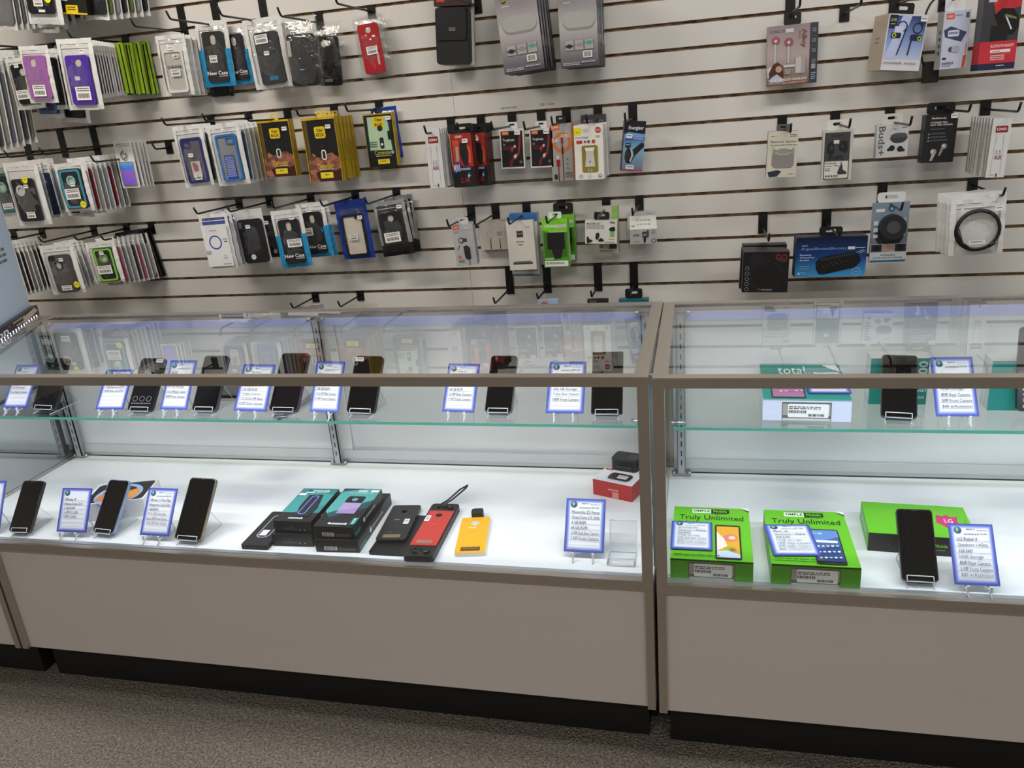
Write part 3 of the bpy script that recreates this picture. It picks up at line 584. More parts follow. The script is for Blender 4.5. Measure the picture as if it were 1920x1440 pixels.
# ======================= MIDDLE LEFT, second row ===================
h = hook(397, 229, 'black hook holding the navy bumper case'); 
for i in range(3): bag((340 + i * 8, 236 - i), (380 + i * 7, 233 - i), (362 + i * 9, 346 - i), .13 - i * .03, 'bag edge-on behind the navy bumper case', ['#5d1c2c', '#2b3a5c', '#83838a'][i], cu=(.04, .15, .97, .95), group='bags behind the navy bumper case', bulge=.009)
bag((322, 239), (376, 231), (348, 352), .175, 'navy blue bumper phone case with clear back in a white bag', '#25296e', cu=(.2, .2, .92, .94), kind='frame', cam=(.1, .06, .44, .22), inner='#5d5a62/0.2', pr=(.5, .48), bc=(.48, .78, .72, .89), extra=[('r', .3, .52, .74, .88, '#cbbfc0'), ('p', [(.36, .56), (.5, .54), (.62, .62), (.6, .74), (.4, .74)], '#a25a62')])
h = hook(467, 222, 'black hook holding the sky blue bumper case')
for i in range(6): bag((404 + i * 9, 232 - i), (448 + i * 8, 228 - i), (426 + i * 9.5, 348 - i * 2), .15 - i * .024, 'pouch edge-on behind the sky blue bumper case', ['#2f6aa8', '#25507c', '#b2b2b0', '#a6a8a8', '#b6b4b0', '#a8a8a6'][i], cu=(.04, .15, .97, .95), group='pouches behind the sky blue case', bulge=.009)
bag((386, 236), (446, 228), (412, 350), .18, 'sky blue bumper phone case with a blue leaflet inside, in a white bag', '#2f6fb4', cu=(.22, .17, .86, .93), kind='frame', cam=(.5, .06, .9, .22), inner='#8a8d92/0.2', extra=[('r', .26, .44, .74, .96, '#2a3f96'), ('n', .3, .48, .7, .92, 12, '#aab6e2')])
# protective boxes with yellow edges
OTT = [('r', 0, 0, 1, 1, '#16130f'), ('r', .03, .04, .14, 1, '#5a4a10'), ('p', [(.32, .32), (.4, .14), (.62, .12), (.72, .3), (.66, .58), (.4, .6)], '#101012'), ('R', .34, .14, .66, .32, .05, '#e8c81c'), ('T', 'Otter', .4, .165, .6, .225, '#1a1608'), ('T', 'BOX', .38, .24, .62, .295, '#1a1608'),
    ('c', .52, .44, .05, '#2a2a2e'), ('p', [(.04, 1), (.04, .66), (.14, .62), (.2, .54), (.3, .6), (.38, .62), (.46, .58), (.55, .6), (.64, .56), (.78, .55), (.86, .6), (.98, .64), (.98, 1)], 'rock'), ('p', [(.3, 1), (.2, .86), (.5, .8), (.8, .84), (.98, .8), (.98, 1)], '#3c1410'),
    ('R', .46, .5, .6, .66, .06, '#e4e4e0'), ('R', .49, .52, .57, .64, .03, '#20221c'), ('t', 'Defender', .3, .715, .78, .79, '#e6c41e'), ('n', .34, .8, .76, .83, 1, '#c9c4b8'), ('r', .34, .855, .72, .95, '#e6d01e'), ('n', .48, .885, .6, .92, 1, '#4a430a'), ('r', 0, 0, 1, .035, '#c9a81a'), ('r', 0, 0, .025, 1, '#b5941a'), ('r', .975, 0, 1, 1, '#b5941a')]
YS = [('r', 0, 0, 1, 1, '#b5980f'), ('U', 'Defender', .3, .35, .7, .7, '#54470c')]
h = hook(541, 222, 'black hook holding the single yellow-edged box', plate=.1)
carton((481, 228), (541, 224), (501, 333), .125, .03, 'black phone case box with yellow edges and red rocks, hanging alone on its hook', '#c9a81a', OTT, right=YS, sk='#b5980f', pr=(.84, .16), tab=(.03, .02, '#d8c060'))
h = hook(628, 213, 'black hook holding the stack of yellow-edged boxes')
c = carton((564, 223), (627, 218), (584, 342), .17, .024, 'black box with red rocks and yellow edges at the front of the stack of five', '#c9a81a', OTT, right=YS, sk='#b5980f', pr=(.78, .15), tab=(.03, .02, '#d8c060'))
stack(c, 4, .031, 'yellow box edge-on in the stack of five, behind its front box', 'yellow boxes behind the front one', rz=.01, jit=.001)
h = hook(712, 205, 'black hook holding the mint green case box')
COMM = [('r', 0, 0, 1, 1, '#10161a'), ('r', .05, .05, .9, .72, '#15323c'), ('p', [(.12, .06), (.8, .06), (.86, .7), (.1, .68)], '#b2cfae'), ('R', .3, .06, .68, .27, .07, '#e8c81c'), ('T', 'Otter', .38, .085, .62, .15, '#1a1608'), ('T', 'BOX', .36, .18, .62, .24, '#1a1608'), ('c', .52, .28, .09, '#17242a'),
    ('R', .46, .45, .6, .66, .05, '#23262a'), ('c', .53, .58, .04, '#e4e4e0'), ('n', .1, .52, .36, .64, 3, '#3b6a58'), ('r', .76, .34, .92, .5, '#121212'), ('t', 'Commuter', .24, .695, .82, .775, '#e2c21e'), ('n', .28, .79, .82, .82, 1, '#b8c4c8'), ('r', .32, .86, .72, .95, '#e6d01e'), ('n', .42, .89, .62, .92, 1, '#54490a'), ('c', .86, .74, .05, '#8fb8c8'), ('r', 0, 0, 1, .03, '#a88c1a'), ('r', 0, 0, .02, 1, '#8c7618'), ('r', .975, 0, 1, 1, '#c9a81a')]
bag((694, 204), (742, 200), (712, 300), .02, 'dark blue pouch whose top shows behind the mint green case box', '#1a2266', kind='none', seam='navypouch')
carton((680, 215), (735, 210), (694, 314), .055, .026, 'mint green phone case box with black and yellow edges', '#c9a81a', COMM, right=YS, sk='#8c7618', pr=(.86, .1), tab=(.03, .015, '#303030'))
# ======================= MIDDLE LEFT, third row ====================
h = hook(449, 382, 'black hook holding the white packets with a blue circle')
def circ_bag(label, TL, TR, BL, d, grp=None):
    return bag(TL, TR, BL, d, label, '#e4e4e6', cu=(.08, .2, .92, .95), kind='none', back='navypouch', seam='pouch', film='film', bulge=.01, group=grp, name='bagged_accessory',
        extra=[('r', -.02, -.01, 1.02, 1.01, '#e6e6ea'), ('o', .46, .42, .26, .21, '#274a9c'), ('n', .3, .12, .6, .16, 1, '#b88a88'), ('n', .78, .34, .98, .37, 2, '#3a5aa8'), ('r', .82, .4, .96, .42, '#222222'), ('n', -.0, .62, .2, .72, 2, '#8a8a8a'), ('c', .75, .78, .07, '#8c9a8a'), ('c', .75, .78, .05, '#e6e6ea'), ('n', .6, .95, .95, .97, 1, '#333333')])
c = circ_bag('white packet with a printed blue circle at the front of its hook', (371, 403), (424, 397), (393, 504), .22)
for k in c.children:
    if k.name.startswith('pouch'): pass
stack(c, 5, .03, 'white and blue packet edge-on behind the blue-circle packet', 'packets behind the blue-circle one')
h = hook(506, 378, 'black hook holding the two black cases with a round white logo')
LG = [('c', .4, .86, .1, '#dcdad6'), ('n', .34, .85, .46, .87, 1, '#555555'), ('r', .06, .05, .18, .2, '#5a5a60'), ('c', .36, .2, .07, '#3a4152')]
bag((482, 388), (528, 384), (505, 486), .08, 'rear bagged black phone case with a round white logo, beside the front one', '#17161a', kind='none', cu=(.1, .18, .92, .96), extra=LG, pr=(.3, .3), seam='film', back='film')
bag((434, 396), (489, 390), (457, 497), .17, 'front bagged black phone case with a round white logo, right of the blue circle', '#1c1b1e', kind='none', cu=(.14, .17, .96, .97), extra=LG, pr=(.5, .3), seam='film', back='pouch')
h = hook(583, 372, 'black hook holding the two New Case packets of the third row')
for i in range(2): bag((553 + i * 9, 384 - i * 2), (606 + i * 8, 378 - i * 2), (574 + i * 9, 484 - i), .1 - i * .03, ['New Case packet behind the front one in the third row', 'rearmost New Case packet in the third row, mostly its blue edge showing'][i], '#1f1f22', extra=txt, pr=(.5, .12), bc=(.14, .44, .5, .58) if i == 0 else None, **NC)
bag((506, 397), (564, 391), (531, 503), .17, 'front New Case packet of the third row with a barcode label', '#232326', extra=txt, pr=(.7, .14), bc=(.4, .5, .86, .64), **NC)
h = hook(667, 368, 'black hook holding the blue pouch with a cream case')
bag((625, 378), (684, 372), (647, 487), .07, 'cream phone case with a black rim in a royal blue pouch', '#17171a', cu=(.16, .24, .86, .95), kind='frame', cam=(.62, .04, .95, .12), inner='#d9d2c4/0.4', seam='navypouch', back='navypouch', lower=(.8, 'navypouch', .96), bc=(.34, .58, .6, .67), pr=(.78, .3), header=.2)
h = hook(744, 364, 'black hook holding the silver-black pouches')
bag((735, 368), (772, 364), (754, 474), .02, 'silver and black pouch furthest back, its shiny edge at the right of the third row', '#121214', kind='none', seam='silverpouch', back='blackpouch', lower=(.76, 'blackpouch', .8))
bag((720, 374), (764, 367), (742, 474), .045, 'second silver and black pouch, behind the front one with a white label', '#121214', kind='none', seam='silverpouch', back='blackpouch', lower=(.76, 'blackpouch', .8))
bag((698, 382), (757, 374), (722, 482), .09, 'black phone case in a silver and black pouch with a large white barcode label', '#1d1e24', cu=(.16, .2, .84, .74), cam=(.5, .2), seam='silverpouch', back='blackpouch', lower=(.76, 'blackpouch', .78), bc=(.2, .56, .7, .74), pr=(.85, .12),
    extra=[])
# tops of the row that dips behind the showcase
for x, y, l in ((592, 556, 'black hook just above the middle showcase, left one'), (676, 553, 'black hook just above the middle showcase, right one')): hook(x, y, l, .2)
bag((538, 577), (606, 570), (565, 680), .14, 'white bag whose top just clears the showcase, left one', '#5a5a60', seam='silverpouch')
bag((650, 574), (706, 564), (672, 680), .1, 'crinkled white bag whose top just clears the showcase, right one', '#5a5a60', seam='film', back='film')
# ======================= CENTRE, top row ===========================
h = hook(896, 12, 'wide black hook plate beside the black leather holster')
t = thing('phone_holster_pack', (0, 0, 0), 'black leather phone holster on a white card with a small metal badge', 'phone holster'); w, hh = place(t, (824, 2), (884, 0), (829, 121), .05)
b = MB(); b.box(-.003, w + .004, -.003, -.001, -hh * 1.02, hh * .3, '#dcdad8'); b.box(-.003, w + .006, -.001, .012, -hh * 1.02, hh * .3, '#c9c6c6'); b.build('backing_card', t)
b = MB(); b.box(-.004, w + .002, -.05, -.003, -.02, .16, '#3a1c1a'); b.draw(front(w, .06, -.0505, 0, .04), [('r', .05, .1, .3, .8, '#c4452c'), ('n', .06, .3, .28, .7, 2, '#eadcd2'), ('r', .3, .55, 1, .6, '#8c2a22')]); b.build('header_box', t)
f = front(w, hh * .86, -.048, -.002, -hh * .15); b = MB(); b.plate(f, rrect(0, 0, 1, 1, .12, w / hh / .86, 6), [], .045, '#101114/0.5'); b.build('holster', t)
f = front(w * .96, hh * .5, -.053, 0, -hh * .13); b = MB(); b.plate(f, rrect(0, 0, .98, 1, .08, w / hh / .5, 6), [], .006, '#0d0e11/0.45'); b.build('flap', t)
b = MB(); b.box(w * .42, w * .62, -.056, -.0525, -hh * .49, -hh * .435, '#8f8d88/0.3/0.6'); b.draw(front(w * .2, hh * .055, -.0562, w * .42, -hh * .435), [('n', .1, .25, .9, .75, 1, '#3a3a3a')]); b.build('badge', t)
CHG = [('r', 0, 0, 1, 1, 'chargergrad'), ('c', .2, .23, .075, '#14130f'), ('T', '10W', .14, .21, .27, .25, '#c8d21a'), ('n', .14, .29, .32, .31, 1, '#d8d8d8'), ('R', .1, .42, .95, .595, .2, '#8a8785'), ('R', .1, .4, .95, .57, .2, '#a9a7a5'), ('c', .32, .46, .008, '#777777'), ('c', .52, .475, .008, '#777777'), ('c', .76, .49, .008, '#777777'),
       ('r', .13, .70, .36, .815, '#6e6a6c'), ('r', .135, .703, .355, .812, '#a5a1a3'), ('r', .39, .70, .62, .815, '#6e6a6c'), ('r', .395, .703, .615, .812, '#a5a1a3'), ('r', .65, .70, .88, .815, '#6e6a6c'), ('r', .655, .703, .875, .812, '#a5a1a3'),
       ('R', .14, .745, .35, .79, .1, '#232326'), ('R', .4, .735, .61, .78, .1, '#8e8b88'), ('R', .67, .72, .87, .765, .1, '#4a9a8e'), ('R', .6, .83, .84, .905, .02, '#e0dede'), ('B', .63, .84, .81, .895), ('r', .04, .935, .96, .938, '#8f8b92'), ('n', .06, .95, .5, .985, 2, '#c9c5cc'), ('n', .55, .945, .92, .965, 1, '#c9c5cc')]
SD = [('r', 0, 0, 1, 1, '#1c1b22'), ('n', .25, .2, .85, .32, 4, '#5a5a66'), ('r', .3, .38, .8, .46, '#3f8c88'), ('n', .25, .5, .85, .6, 3, '#5a5a66'), ('r', .3, .65, .8, .75, '#b8b8c0'), ('n', .25, .8, .85, .9, 3, '#5a5a66')]
for x, y, l in ((1015, -14, 'black hook at the top centre holding the tilted wireless charger boxes'), (1095, -20, 'black hook at the top centre holding the straight wireless charger boxes')): hook(x, y, l)
c = carton((922, -38), (1000, -48), (953, 139), .2, .024, 'grey-violet wireless charger box, the tilted one at the left of the pair', '#3a3742', CHG, right=SD, sk='#1c1b22')
stack(c, 4, .036, 'charger box behind the tilted grey-violet charger box', 'charger boxes behind the tilted one', dx=.002, rz=.0, jit=.002)
c = carton((1043, -45), (1116, -52), (1055, 128), .2, .026, 'grey-violet wireless charger box, the straight one at the right of the pair', '#3a3742', CHG, right=SD, sk='#1c1b22')
stack(c, 4, .032, 'charger box behind the straight grey-violet charger box', 'charger boxes behind the straight one', dx=.001, rz=.0, jit=.001)
# shelf tags stuck on the slats
for s, x, y, x2, l in (('Lightning Cable', 938, 203, 970, 'small printed paper tag stuck on a slat above the cable boxes, left one'), ('USB-C Cable', 1011, 196, 1040, 'small printed paper tag stuck on a slat above the cable boxes, right one')):
    P = atY(x, y - 2, W - .0004); Q = atY(x2, y - 2, W - .0004); t = thing('slat_tag', P + Vector((-.006, 0, .004)), l, 'label'); b = MB(); w = (Q - P).x + .012
    b.box(0, w, 0.0001, .0006, -.018, 0, '#dedbd6'); b.draw(front(w, .018), [('t', s, .1, .22, .9, .68, '#222222')]); b.build('tag_card', t)
# ======================= CENTRE, second row ========================
AUXO = [('r', 0, 0, 1, 1, '#d6d5d6'), ('R', .2, .13, .86, .24, .03, '#8c1c18'), ('T', 'LDNIO', .27, .16, .79, .205, '#f0f0f0'), ('L', .28, .3, .22, .92, .03, '#b9b8ba'), ('L', .7, .3, .76, .92, .03, '#b9b8ba'), ('r', .26, .28, .33, .4, '#bdbdc0'), ('r', .66, .28, .73, .4, '#bdbdc0'),
        ('t', '3.5', .34, .53, .64, .6, '#8c8c90'), ('T', 'AUX', .32, .62, .72, .69, '#8c2a28'), ('n', .2, .95, .42, .965, 1, '#777777'), ('r', .52, .93, .6, .985, '#8c1c18')]
AS = [('r', 0, 0, 1, 1, '#c3c2c6'), ('n', .2, .78, .9, .92, 5, '#8a8a90')]
h = hook(847, 243, 'black hook holding the white aux cable boxes in the centre row')
c = carton((795, 243), (823, 240), (806, 353), .23, .012, 'white aux cable box at the front of its stack, centre row', '#d6d5d6', AUXO, right=AS, left=AS, sk='#c9c8cc')
stack(c, 7, .024, 'white aux cable box behind the front one, centre row', 'aux cable boxes in the centre row', jit=.001, rz=.02)
h = hook(903, 238, 'black hook holding the red and black 2.1A charger packs')
RB = [('r', 0, 0, 1, 1, '#a62b20'), ('p', [(.1, .12), (.36, .12), (.44, .3), (.3, .62), (.1, .5)], '#d8552c'), ('p', [(.8, .2), (.92, .3), (.9, .55), (.76, .56), (.72, .36)], '#d8552c'), ('r', .22, .24, .34, .58, '#c8b8b0'), ('p', [(.44, .18), (.74, .18), (.82, .36), (.76, .6), (.56, .6), (.4, .36)], '#1b1b1e'), ('T', 'LDNIO', .26, .035, .58, .08, '#f0f0f0'),
      ('p', [(0, .7), (.22, .52), (.5, .62), (1, .62), (1, 1), (0, 1)], '#17151b'), ('p', [(.06, .62), (.3, .5), (.42, .62), (.12, .76)], '#2a3aa0'), ('T', 'MINI', .06, .56, .34, .7, '#e8ecff'), ('r', .3, .64, .84, .68, '#8fa0c8'), ('p', [(.78, .72), (.66, .8), (.72, .8), (.62, .88), (.84, .78), (.76, .78)], '#8fc0e0'), ('T', '2.1A', .34, .82, .78, .92, '#a82420'), ('r', .0, 0, .03, .6, '#e0c0b0')]
bag_ = carton((875, 251), (908, 248), (884, 349), .1, .02, 'second red and black 2.1A charger pack, beside the front one', '#7a1c18', RB, right=[('r', 0, 0, 1, 1, '#2a1213')], sk='#1a1216', pr=(.5, .1), tab=(.075, .03, '#141414'))
stack(bag_, 3, .025, 'dark red charger pack edge-on behind the second 2.1A pack', '2.1A packs in the back', rz=.02)
c = carton((842, 252), (882, 249), (854, 352), .18, .022, 'front red and black 2.1A charger pack, right of the white aux boxes', '#7a1c18', RB, right=[('r', 0, 0, 1, 1, '#3a1416')], sk='#1a1216', pr=(.72, .14), tab=(.09, .03, '#141414'))
stack(c, 1, .03, 'red and black charger pack directly behind the front 2.1A pack', '2.1A pack behind the front one')
TG = [('r', 0, 0, 1, 1, '#d9d8d8'), ('r', .05, .05, .95, .96, '#120f12'), ('r', .1, .055, .38, .15, '#d8602a'), ('T', 'LDNIO', .13, .085, .35, .12, '#f4e8e0'), ('T', 'Toughness', .12, .24, .6, .32, '#d4d2d2'), ('t', '24.', .12, .36, .24, .41, '#b9b9b9'), ('n', .12, .44, .5, .54, 3, '#6e2a2a'),
      ('p', [(.8, .05), (.9, .05), (.86, .4), (.78, .66), (.6, .78), (.56, .72), (.72, .6), (.78, .36)], '#8c2a2a'), ('p', [(.42, .5), (.56, .42), (.6, .47), (.48, .6)], '#a32c2c'), ('p', [(.56, .42), (.64, .4), (.66, .46), (.6, .48)], '#c8c8c8'), ('p', [(.54, .68), (.66, .62), (.68, .7), (.58, .76)], '#c8c8c8'), ('p', [(.36, .85), (.5, .7), (.55, .76), (.46, .96), (.38, .96)], '#6e1c20'), ('o', .84, .84, .05, .035, '#b8b8b8'), ('c', .18, .88, .03, '#4a4a4a')]
for i, (a, e, f_, hx) in enumerate((((936, 243), (981, 240), (940, 317), 961), ((992, 241), (1035, 238), (995, 315), 1016))):
    hook(hx, 236, 'black hook holding the %s black and red cable box' % ('left' if i == 0 else 'right'))
    carton(a, e, f_, .06, .025, 'black and red cable box with white border, %s' % ('left one of the two' if i == 0 else 'right one, beside the orange cable box'), '#d9d8d8', TG, right=[('r', 0, 0, 1, 1, '#cfcfd0')], sk='#dadada', pr=(.75, .1), tab=(.04, .022, '#d5d5d5'))
h = hook(1063, 228, 'black hook holding the grey and orange cable box')
TC = [('r', 0, 0, 1, 1, '#a8a6a6'), ('r', .05, .02, .44, .11, '#d8662a'), ('T', 'LDNIO', .09, .045, .4, .08, '#f8ece4'), ('o', .5, .33, .42, .28, '#d8782c'), ('T', '5A', .06, .25, .36, .32, '#e8e4e0'), ('T', 'TYPE-C', .56, .19, .86, .25, '#f4ece4'), ('r', .46, .24, .56, .35, '#9a1f22'), ('r', .48, .19, .54, .24, '#d8d8d8'), ('r', .49, .35, .53, 1, '#8c1c1f'),
      ('r', .22, .62, .38, .74, '#9a1f22'), ('r', .24, .55, .36, .62, '#d0d0d0'), ('r', .28, .74, .32, 1, '#6e1a1c'), ('r', .48, .4, .55, .53, '#1f1b1c'), ('R', .1, .88, .24, .97, .05, '#33251c'), ('c', .7, .62, .035, '#6e6e6e'), ('c', .7, .7, .035, '#6e6e6e'), ('c', .7, .78, .035, '#6e6e6e'), ('T', 'SAMSUNG', .6, .85, .92, .88, '#4a4646'), ('n', .6, .9, .92, .95, 2, '#6a6666'), ('r', .94, 0, 1, 1, '#b8622e')]
carton((1030, 233), (1073, 230), (1037, 340), .06, .014, 'grey type C cable box with an orange ring, right of the black cable boxes', '#a8a6a6', TC, right=[('r', 0, 0, 1, 1, '#b05e2c')], sk='#9a5a30', tab=(.035, .025, '#1a1a1a'))
h = hook(1122, 225, 'black hook holding the white wall charger boxes')
CC = [('r', 0, 0, 1, 1, '#e4e1da'), ('r', 0, .04, .26, .18, '#e4dc1c'), ('n', .07, .12, .2, .145, 1, '#6a6410'), ('n', .3, .07, .52, .14, 3, '#b9b0c8'), ('t', 'Curve Charger', .06, .2, .5, .25, '#4a4a78'), ('c', .83, .1, .1, '#c23a34'), ('n', .76, .085, .9, .12, 2, '#f0dcd8'), ('R', .08, .275, .28, .33, .02, '#b8322c'), ('c', .38, .3, .04, '#8c4a44'), ('R', .46, .275, .54, .325, .02, '#5a5a5a'), ('r', .62, .27, .72, .33, '#b8322c'), ('n', .74, .2, .9, .24, 2, '#9a9a9a'),
      ('R', .26, .37, .8, .86, .05, '#8a7a22'), ('p', [(.36, .41), (.7, .41), (.66, .5), (.7, .76), (.36, .76), (.4, .5)], '#c9c7c4'), ('p', [(.36, .41), (.7, .41), (.66, .47), (.4, .47)], '#ecebe8'), ('c', .53, .67, .03, '#6a6a6a'), ('r', .46, .8, .5, .86, '#b8b29a'), ('r', .56, .8, .6, .86, '#b8b29a'), ('o', .2, .93, .06, .045, '#6a6a6a'), ('o', .5, .93, .06, .045, '#a0a0a0'), ('c', .86, .93, .055, '#3a3a3a'), ('c', .86, .93, .035, '#e4e1da')]
c = carton((1075, 236), (1130, 231), (1078, 338), .2, .018, 'cream wall charger box with a gold window at the front of its stack', '#e4e1da', CC, right=[('r', 0, 0, 1, 1, '#cfd0d6')], sk='#c9cad0', tab=None)
stack(c, 5, .033, 'white charger box edge-on behind the cream wall charger box', 'charger boxes behind the cream one', rz=.01, jit=.001)
carton((1089, 216), (1136, 213), (1091, 312), .02, .006, 'dark grey pack whose top edge shows behind the cream wall charger boxes', '#4c4c50', [('n', .1, .1, .9, .3, 3, '#8a8a8e')])
h = hook(1187, 222, 'black hook holding the blue and black car charger box')
EN = [('r', 0, 0, 1, 1, 'enggrad'), ('r', 0, 0, 1, .24, '#10131f'), ('T', 'Energizer', .2, .1, .92, .19, '#e8ecf4'), ('p', [(0, .28), (.2, .22), (1, .26), (1, .31), (.3, .3), (0, .38)], '#6fa0d8'), ('n', .45, .3, .95, .37, 3, '#b8d0f0'), ('R', .1, .44, .36, .53, .02, '#16181f'), ('n', .14, .465, .32, .5, 1, '#d0d4dc'),
      ('p', [(.12, .62), (.22, .52), (.42, .58), (.86, .42), (.98, .44), (1, .5), (.6, .68), (.4, .84), (.2, .84), (.1, .74)], '#1a1a20'), ('p', [(.34, .55), (.46, .58), (.52, .68), (.4, .82), (.34, .8), (.42, .68)], '#c0c4cc'), ('p', [(.14, .66), (.24, .58), (.32, .66), (.24, .8), (.16, .76)], '#3a2a34'), ('r', .18, .88, .58, .96, '#e8ecf0'), ('n', .24, .9, .54, .94, 1, '#2a5a5a'), ('r', 0, .975, 1, 1, '#b8344c')]
t = carton((1172, 226), (1212, 226), (1163, 320), .11, .045, 'blue and black car charger box with plug picture, right end of the centre row', '#10131f', EN, left=[('r', 0, 0, 1, 1, '#121218'), ('U', 'CAR CHARGER', .35, .1, .65, .45, '#c8c8cc'), ('n', .3, .5, .7, .95, 9, '#b8b8bc')], sk='#121218', yaw=.2, pr=(.25, .3))
# ======================= CENTRE, third row =========================
h = hook(884, 402, 'black hook holding the grey car charger box with an orange logo')
LB = [('r', 0, 0, 1, 1, '#b4b2b4'), ('r', .06, 0, .34, .1, '#d8602a'), ('T', 'LDNIO', .1, .03, .3, .07, '#f4e8e0'), ('n', .1, .14, .32, .2, 2, '#8c8c8c'), ('c', .38, .37, .14, '#3a3a42'), ('c', .36, .37, .09, '#a8a8b0'), ('r', .44, .33, .64, .41, '#3a3a42'), ('L', .28, .48, .16, .6, .03, '#3a3a42'), ('p', [(.44, .52), (.6, .5), (.74, .56), (.74, .84), (.56, .86), (.46, .8)], '#2a2a34'), ('L', .64, .86, .66, 1, .03, '#2a2a34'), ('r', .14, .73, .27, .8, '#d86a4a'), ('n', .14, .84, .42, .92, 4, '#6a6a6a'), ('n', .6, .07, .85, .13, 2, '#dcdcdc')]
carton((846, 424), (884, 418), (854, 500), .2, .05, 'light grey car charger box with orange logo, left end of the centre third row', '#b4b2b4', LB, right=[('r', 0, 0, 1, 1, '#9aa6bc'), ('R', .4, .3, .62, .66, .1, '#8492ac'), ('R', .43, .31, .59, .65, .08, '#9aa6bc'), ('r', .6, .72, .7, .8, '#2a2e3a')], sk='#a4aabc', yaw=.12, tab=(.04, .022, '#c4c2c4'))
h = hook(930, 400, 'black hook holding the cream box with two plug pictures')
PL = [('r', 0, 0, 1, 1, '#cfc9be'), ('n', .12, .04, .42, .07, 1, '#9a948a'), ('n', .7, .02, .9, .06, 1, '#9a948a'), ('o', .36, .5, .12, .11, '#a8a297'), ('r', .35, .62, .375, .98, '#2a2826'), ('R', .6, .4, .74, .52, .02, '#6a655c'), ('r', .615, .42, .66, .5, '#cfc9be'), ('r', .675, .42, .72, .5, '#cfc9be'), ('r', .67, .62, .695, .98, '#2a2826')]
carton((897, 414), (952, 411), (902, 469), .03, .03, 'plain cream box with two plug outlines behind the battery case box', '#cfc9be', PL, sk='#bcb6ac')
h = hook(988, 398, 'black hook holding the battery case boxes')
BC = [('r', 0, 0, 1, 1, '#d6d2ca'), ('r', .36, .2, .6, .33, '#3a3836'), ('n', .38, .25, .58, .28, 1, '#a8a4a0'), ('T', 'Battery', .34, .4, .62, .44, '#3a3836'), ('T', 'Case', .38, .46, .56, .49, '#3a3836'), ('n', .72, .12, .88, .15, 1, '#8a8680'), ('p', [(.14, .86), (.2, .82), (.8, .82), (.88, .86), (.86, .88), (.16, .88)], '#3f3d40'), ('p', [(.14, .855), (.2, .82), (.8, .82), (.88, .855)], '#6c6a70')]
carton((954, 402), (1006, 398), (958, 518), .09, .035, 'larger white box with a blue top flap behind the battery case box', '#cfccc6', [('r', 0, 0, 1, 1, '#c9c6c2'), ('r', 0, 0, 1, .12, '#2f6fae'), ('n', .06, .88, .94, .93, 2, '#5a6a6a'), ('r', 0, .965, 1, 1, '#5a7478')], right=[('r', 0, 0, 1, 1, '#bfc2c8'), ('n', .3, .4, .7, .6, 3, '#6a6a70')], sk='#c4c2be', top=[('r', 0, 0, 1, 1, '#2f7ab8')])
carton((948, 416), (999, 413), (957, 507), .15, .02, 'cream battery case box at the front of its hook, centre third row', '#d6d2ca', BC, right=[('r', 0, 0, 1, 1, '#c2bfba')], sk='#c9c6bf')
h = hook(1053, 396, 'black hook holding the bright green charger boxes')
HT = [('r', 0, 0, 1, 1, '#4f9a22'), ('p', [(0, 0), (1, 0), (1, .24), (.9, .3), (.8, .34), (.78, .42), (.6, .3), (0, .22)], '#7fd02c'), ('T', 'Hottip', .12, .1, .62, .19, '#f0f4ec'), ('r', .6, .11, .95, .18, '#c9ccc4'), ('t', 'PLANET GREEN', .3, .245, .95, .28, '#d8ecd0'), ('r', .06, .27, .94, .78, '#3c6e1c'), ('R', .18, .28, .86, .62, .04, '#17171a'), ('p', [(.32, .62), (.78, .62), (.7, .8), (.44, .82)], '#1f1f22'), ('c', .5, .66, .05, '#2d2d30'), ('n', .08, .8, .4, .85, 2, '#d8f0c8'), ('r', .04, .86, .96, .98, '#e8ece6'), ('n', .08, .89, .8, .94, 2, '#3a3a3a')]
carton((1034, 404), (1076, 400), (1036, 490), .05, .03, 'second bright green charger box, behind the front one', '#7fd02c', HT, right=[('r', 0, 0, 1, 1, '#8fb870')], sk='#8cb868', tab=(.07, .04, '#1a1a1d'))
carton((1015, 412), (1063, 408), (1019, 502), .14, .035, 'bright green charger box with a black adapter in its window, front one', '#7fd02c', HT, right=[('r', 0, 0, 1, 1, '#6fbf2c'), ('r', .1, .3, .9, .9, '#b8d8a8')], sk='#6fbf2c', tab=(.045, .022, '#d8e8d0'))
h = hook(1137, 389, 'black hook holding the small magnetic mount boxes')
MM = [('r', 0, 0, 1, 1, '#dcdad6'), ('T', 'MAGICMOUNT', .05, .08, .48, .17, '#2a2826'), ('n', .04, .2, .6, .38, 3, '#77746f'), ('r', .78, .05, .94, .12, '#6a6864'), ('p', [(.78, .3), (.92, .26), (.95, .4), (.9, .5), (.8, .5), (.75, .38)], '#1c1c1e'), ('r', .78, .46, .92, .7, '#7fb868'), ('p', [(.34, .55), (.42, .5), (.46, .6), (.42, .8), (.34, .82), (.32, .7)], '#2a2a2c'), ('p', [(.42, .82), (.5, .74), (.6, .84), (.56, .9), (.42, .9)], '#202022'), ('p', [(.04, .7), (.1, .68), (.14, .8), (.24, .84), (.2, .92), (.06, .98)], '#222224'), ('n', .74, .78, .92, .84, 1, '#9a9a9a'), ('T', 'scosche', .62, .9, .92, .95, '#2a2a2c')]
carton((1120, 388), (1158, 386), (1123, 476), .07, .03, 'cream and green box behind the small white mount box, its picture showing below', '#cfccc4', [('r', 0, 0, 1, 1, '#cfccc4'), ('r', .7, 0, 1, .3, '#8fbf5a'), ('r', .06, .8, .22, .88, '#b8824a'), ('p', [(.5, .9), (.55, .8), (.75, .76), (.9, .82), (.9, .9)], '#4a3a34'), ('n', .06, .92, .7, .97, 2, '#77746f')], right=[('r', 0, 0, 1, 1, '#6fa84a')], sk='#c9c6bc')
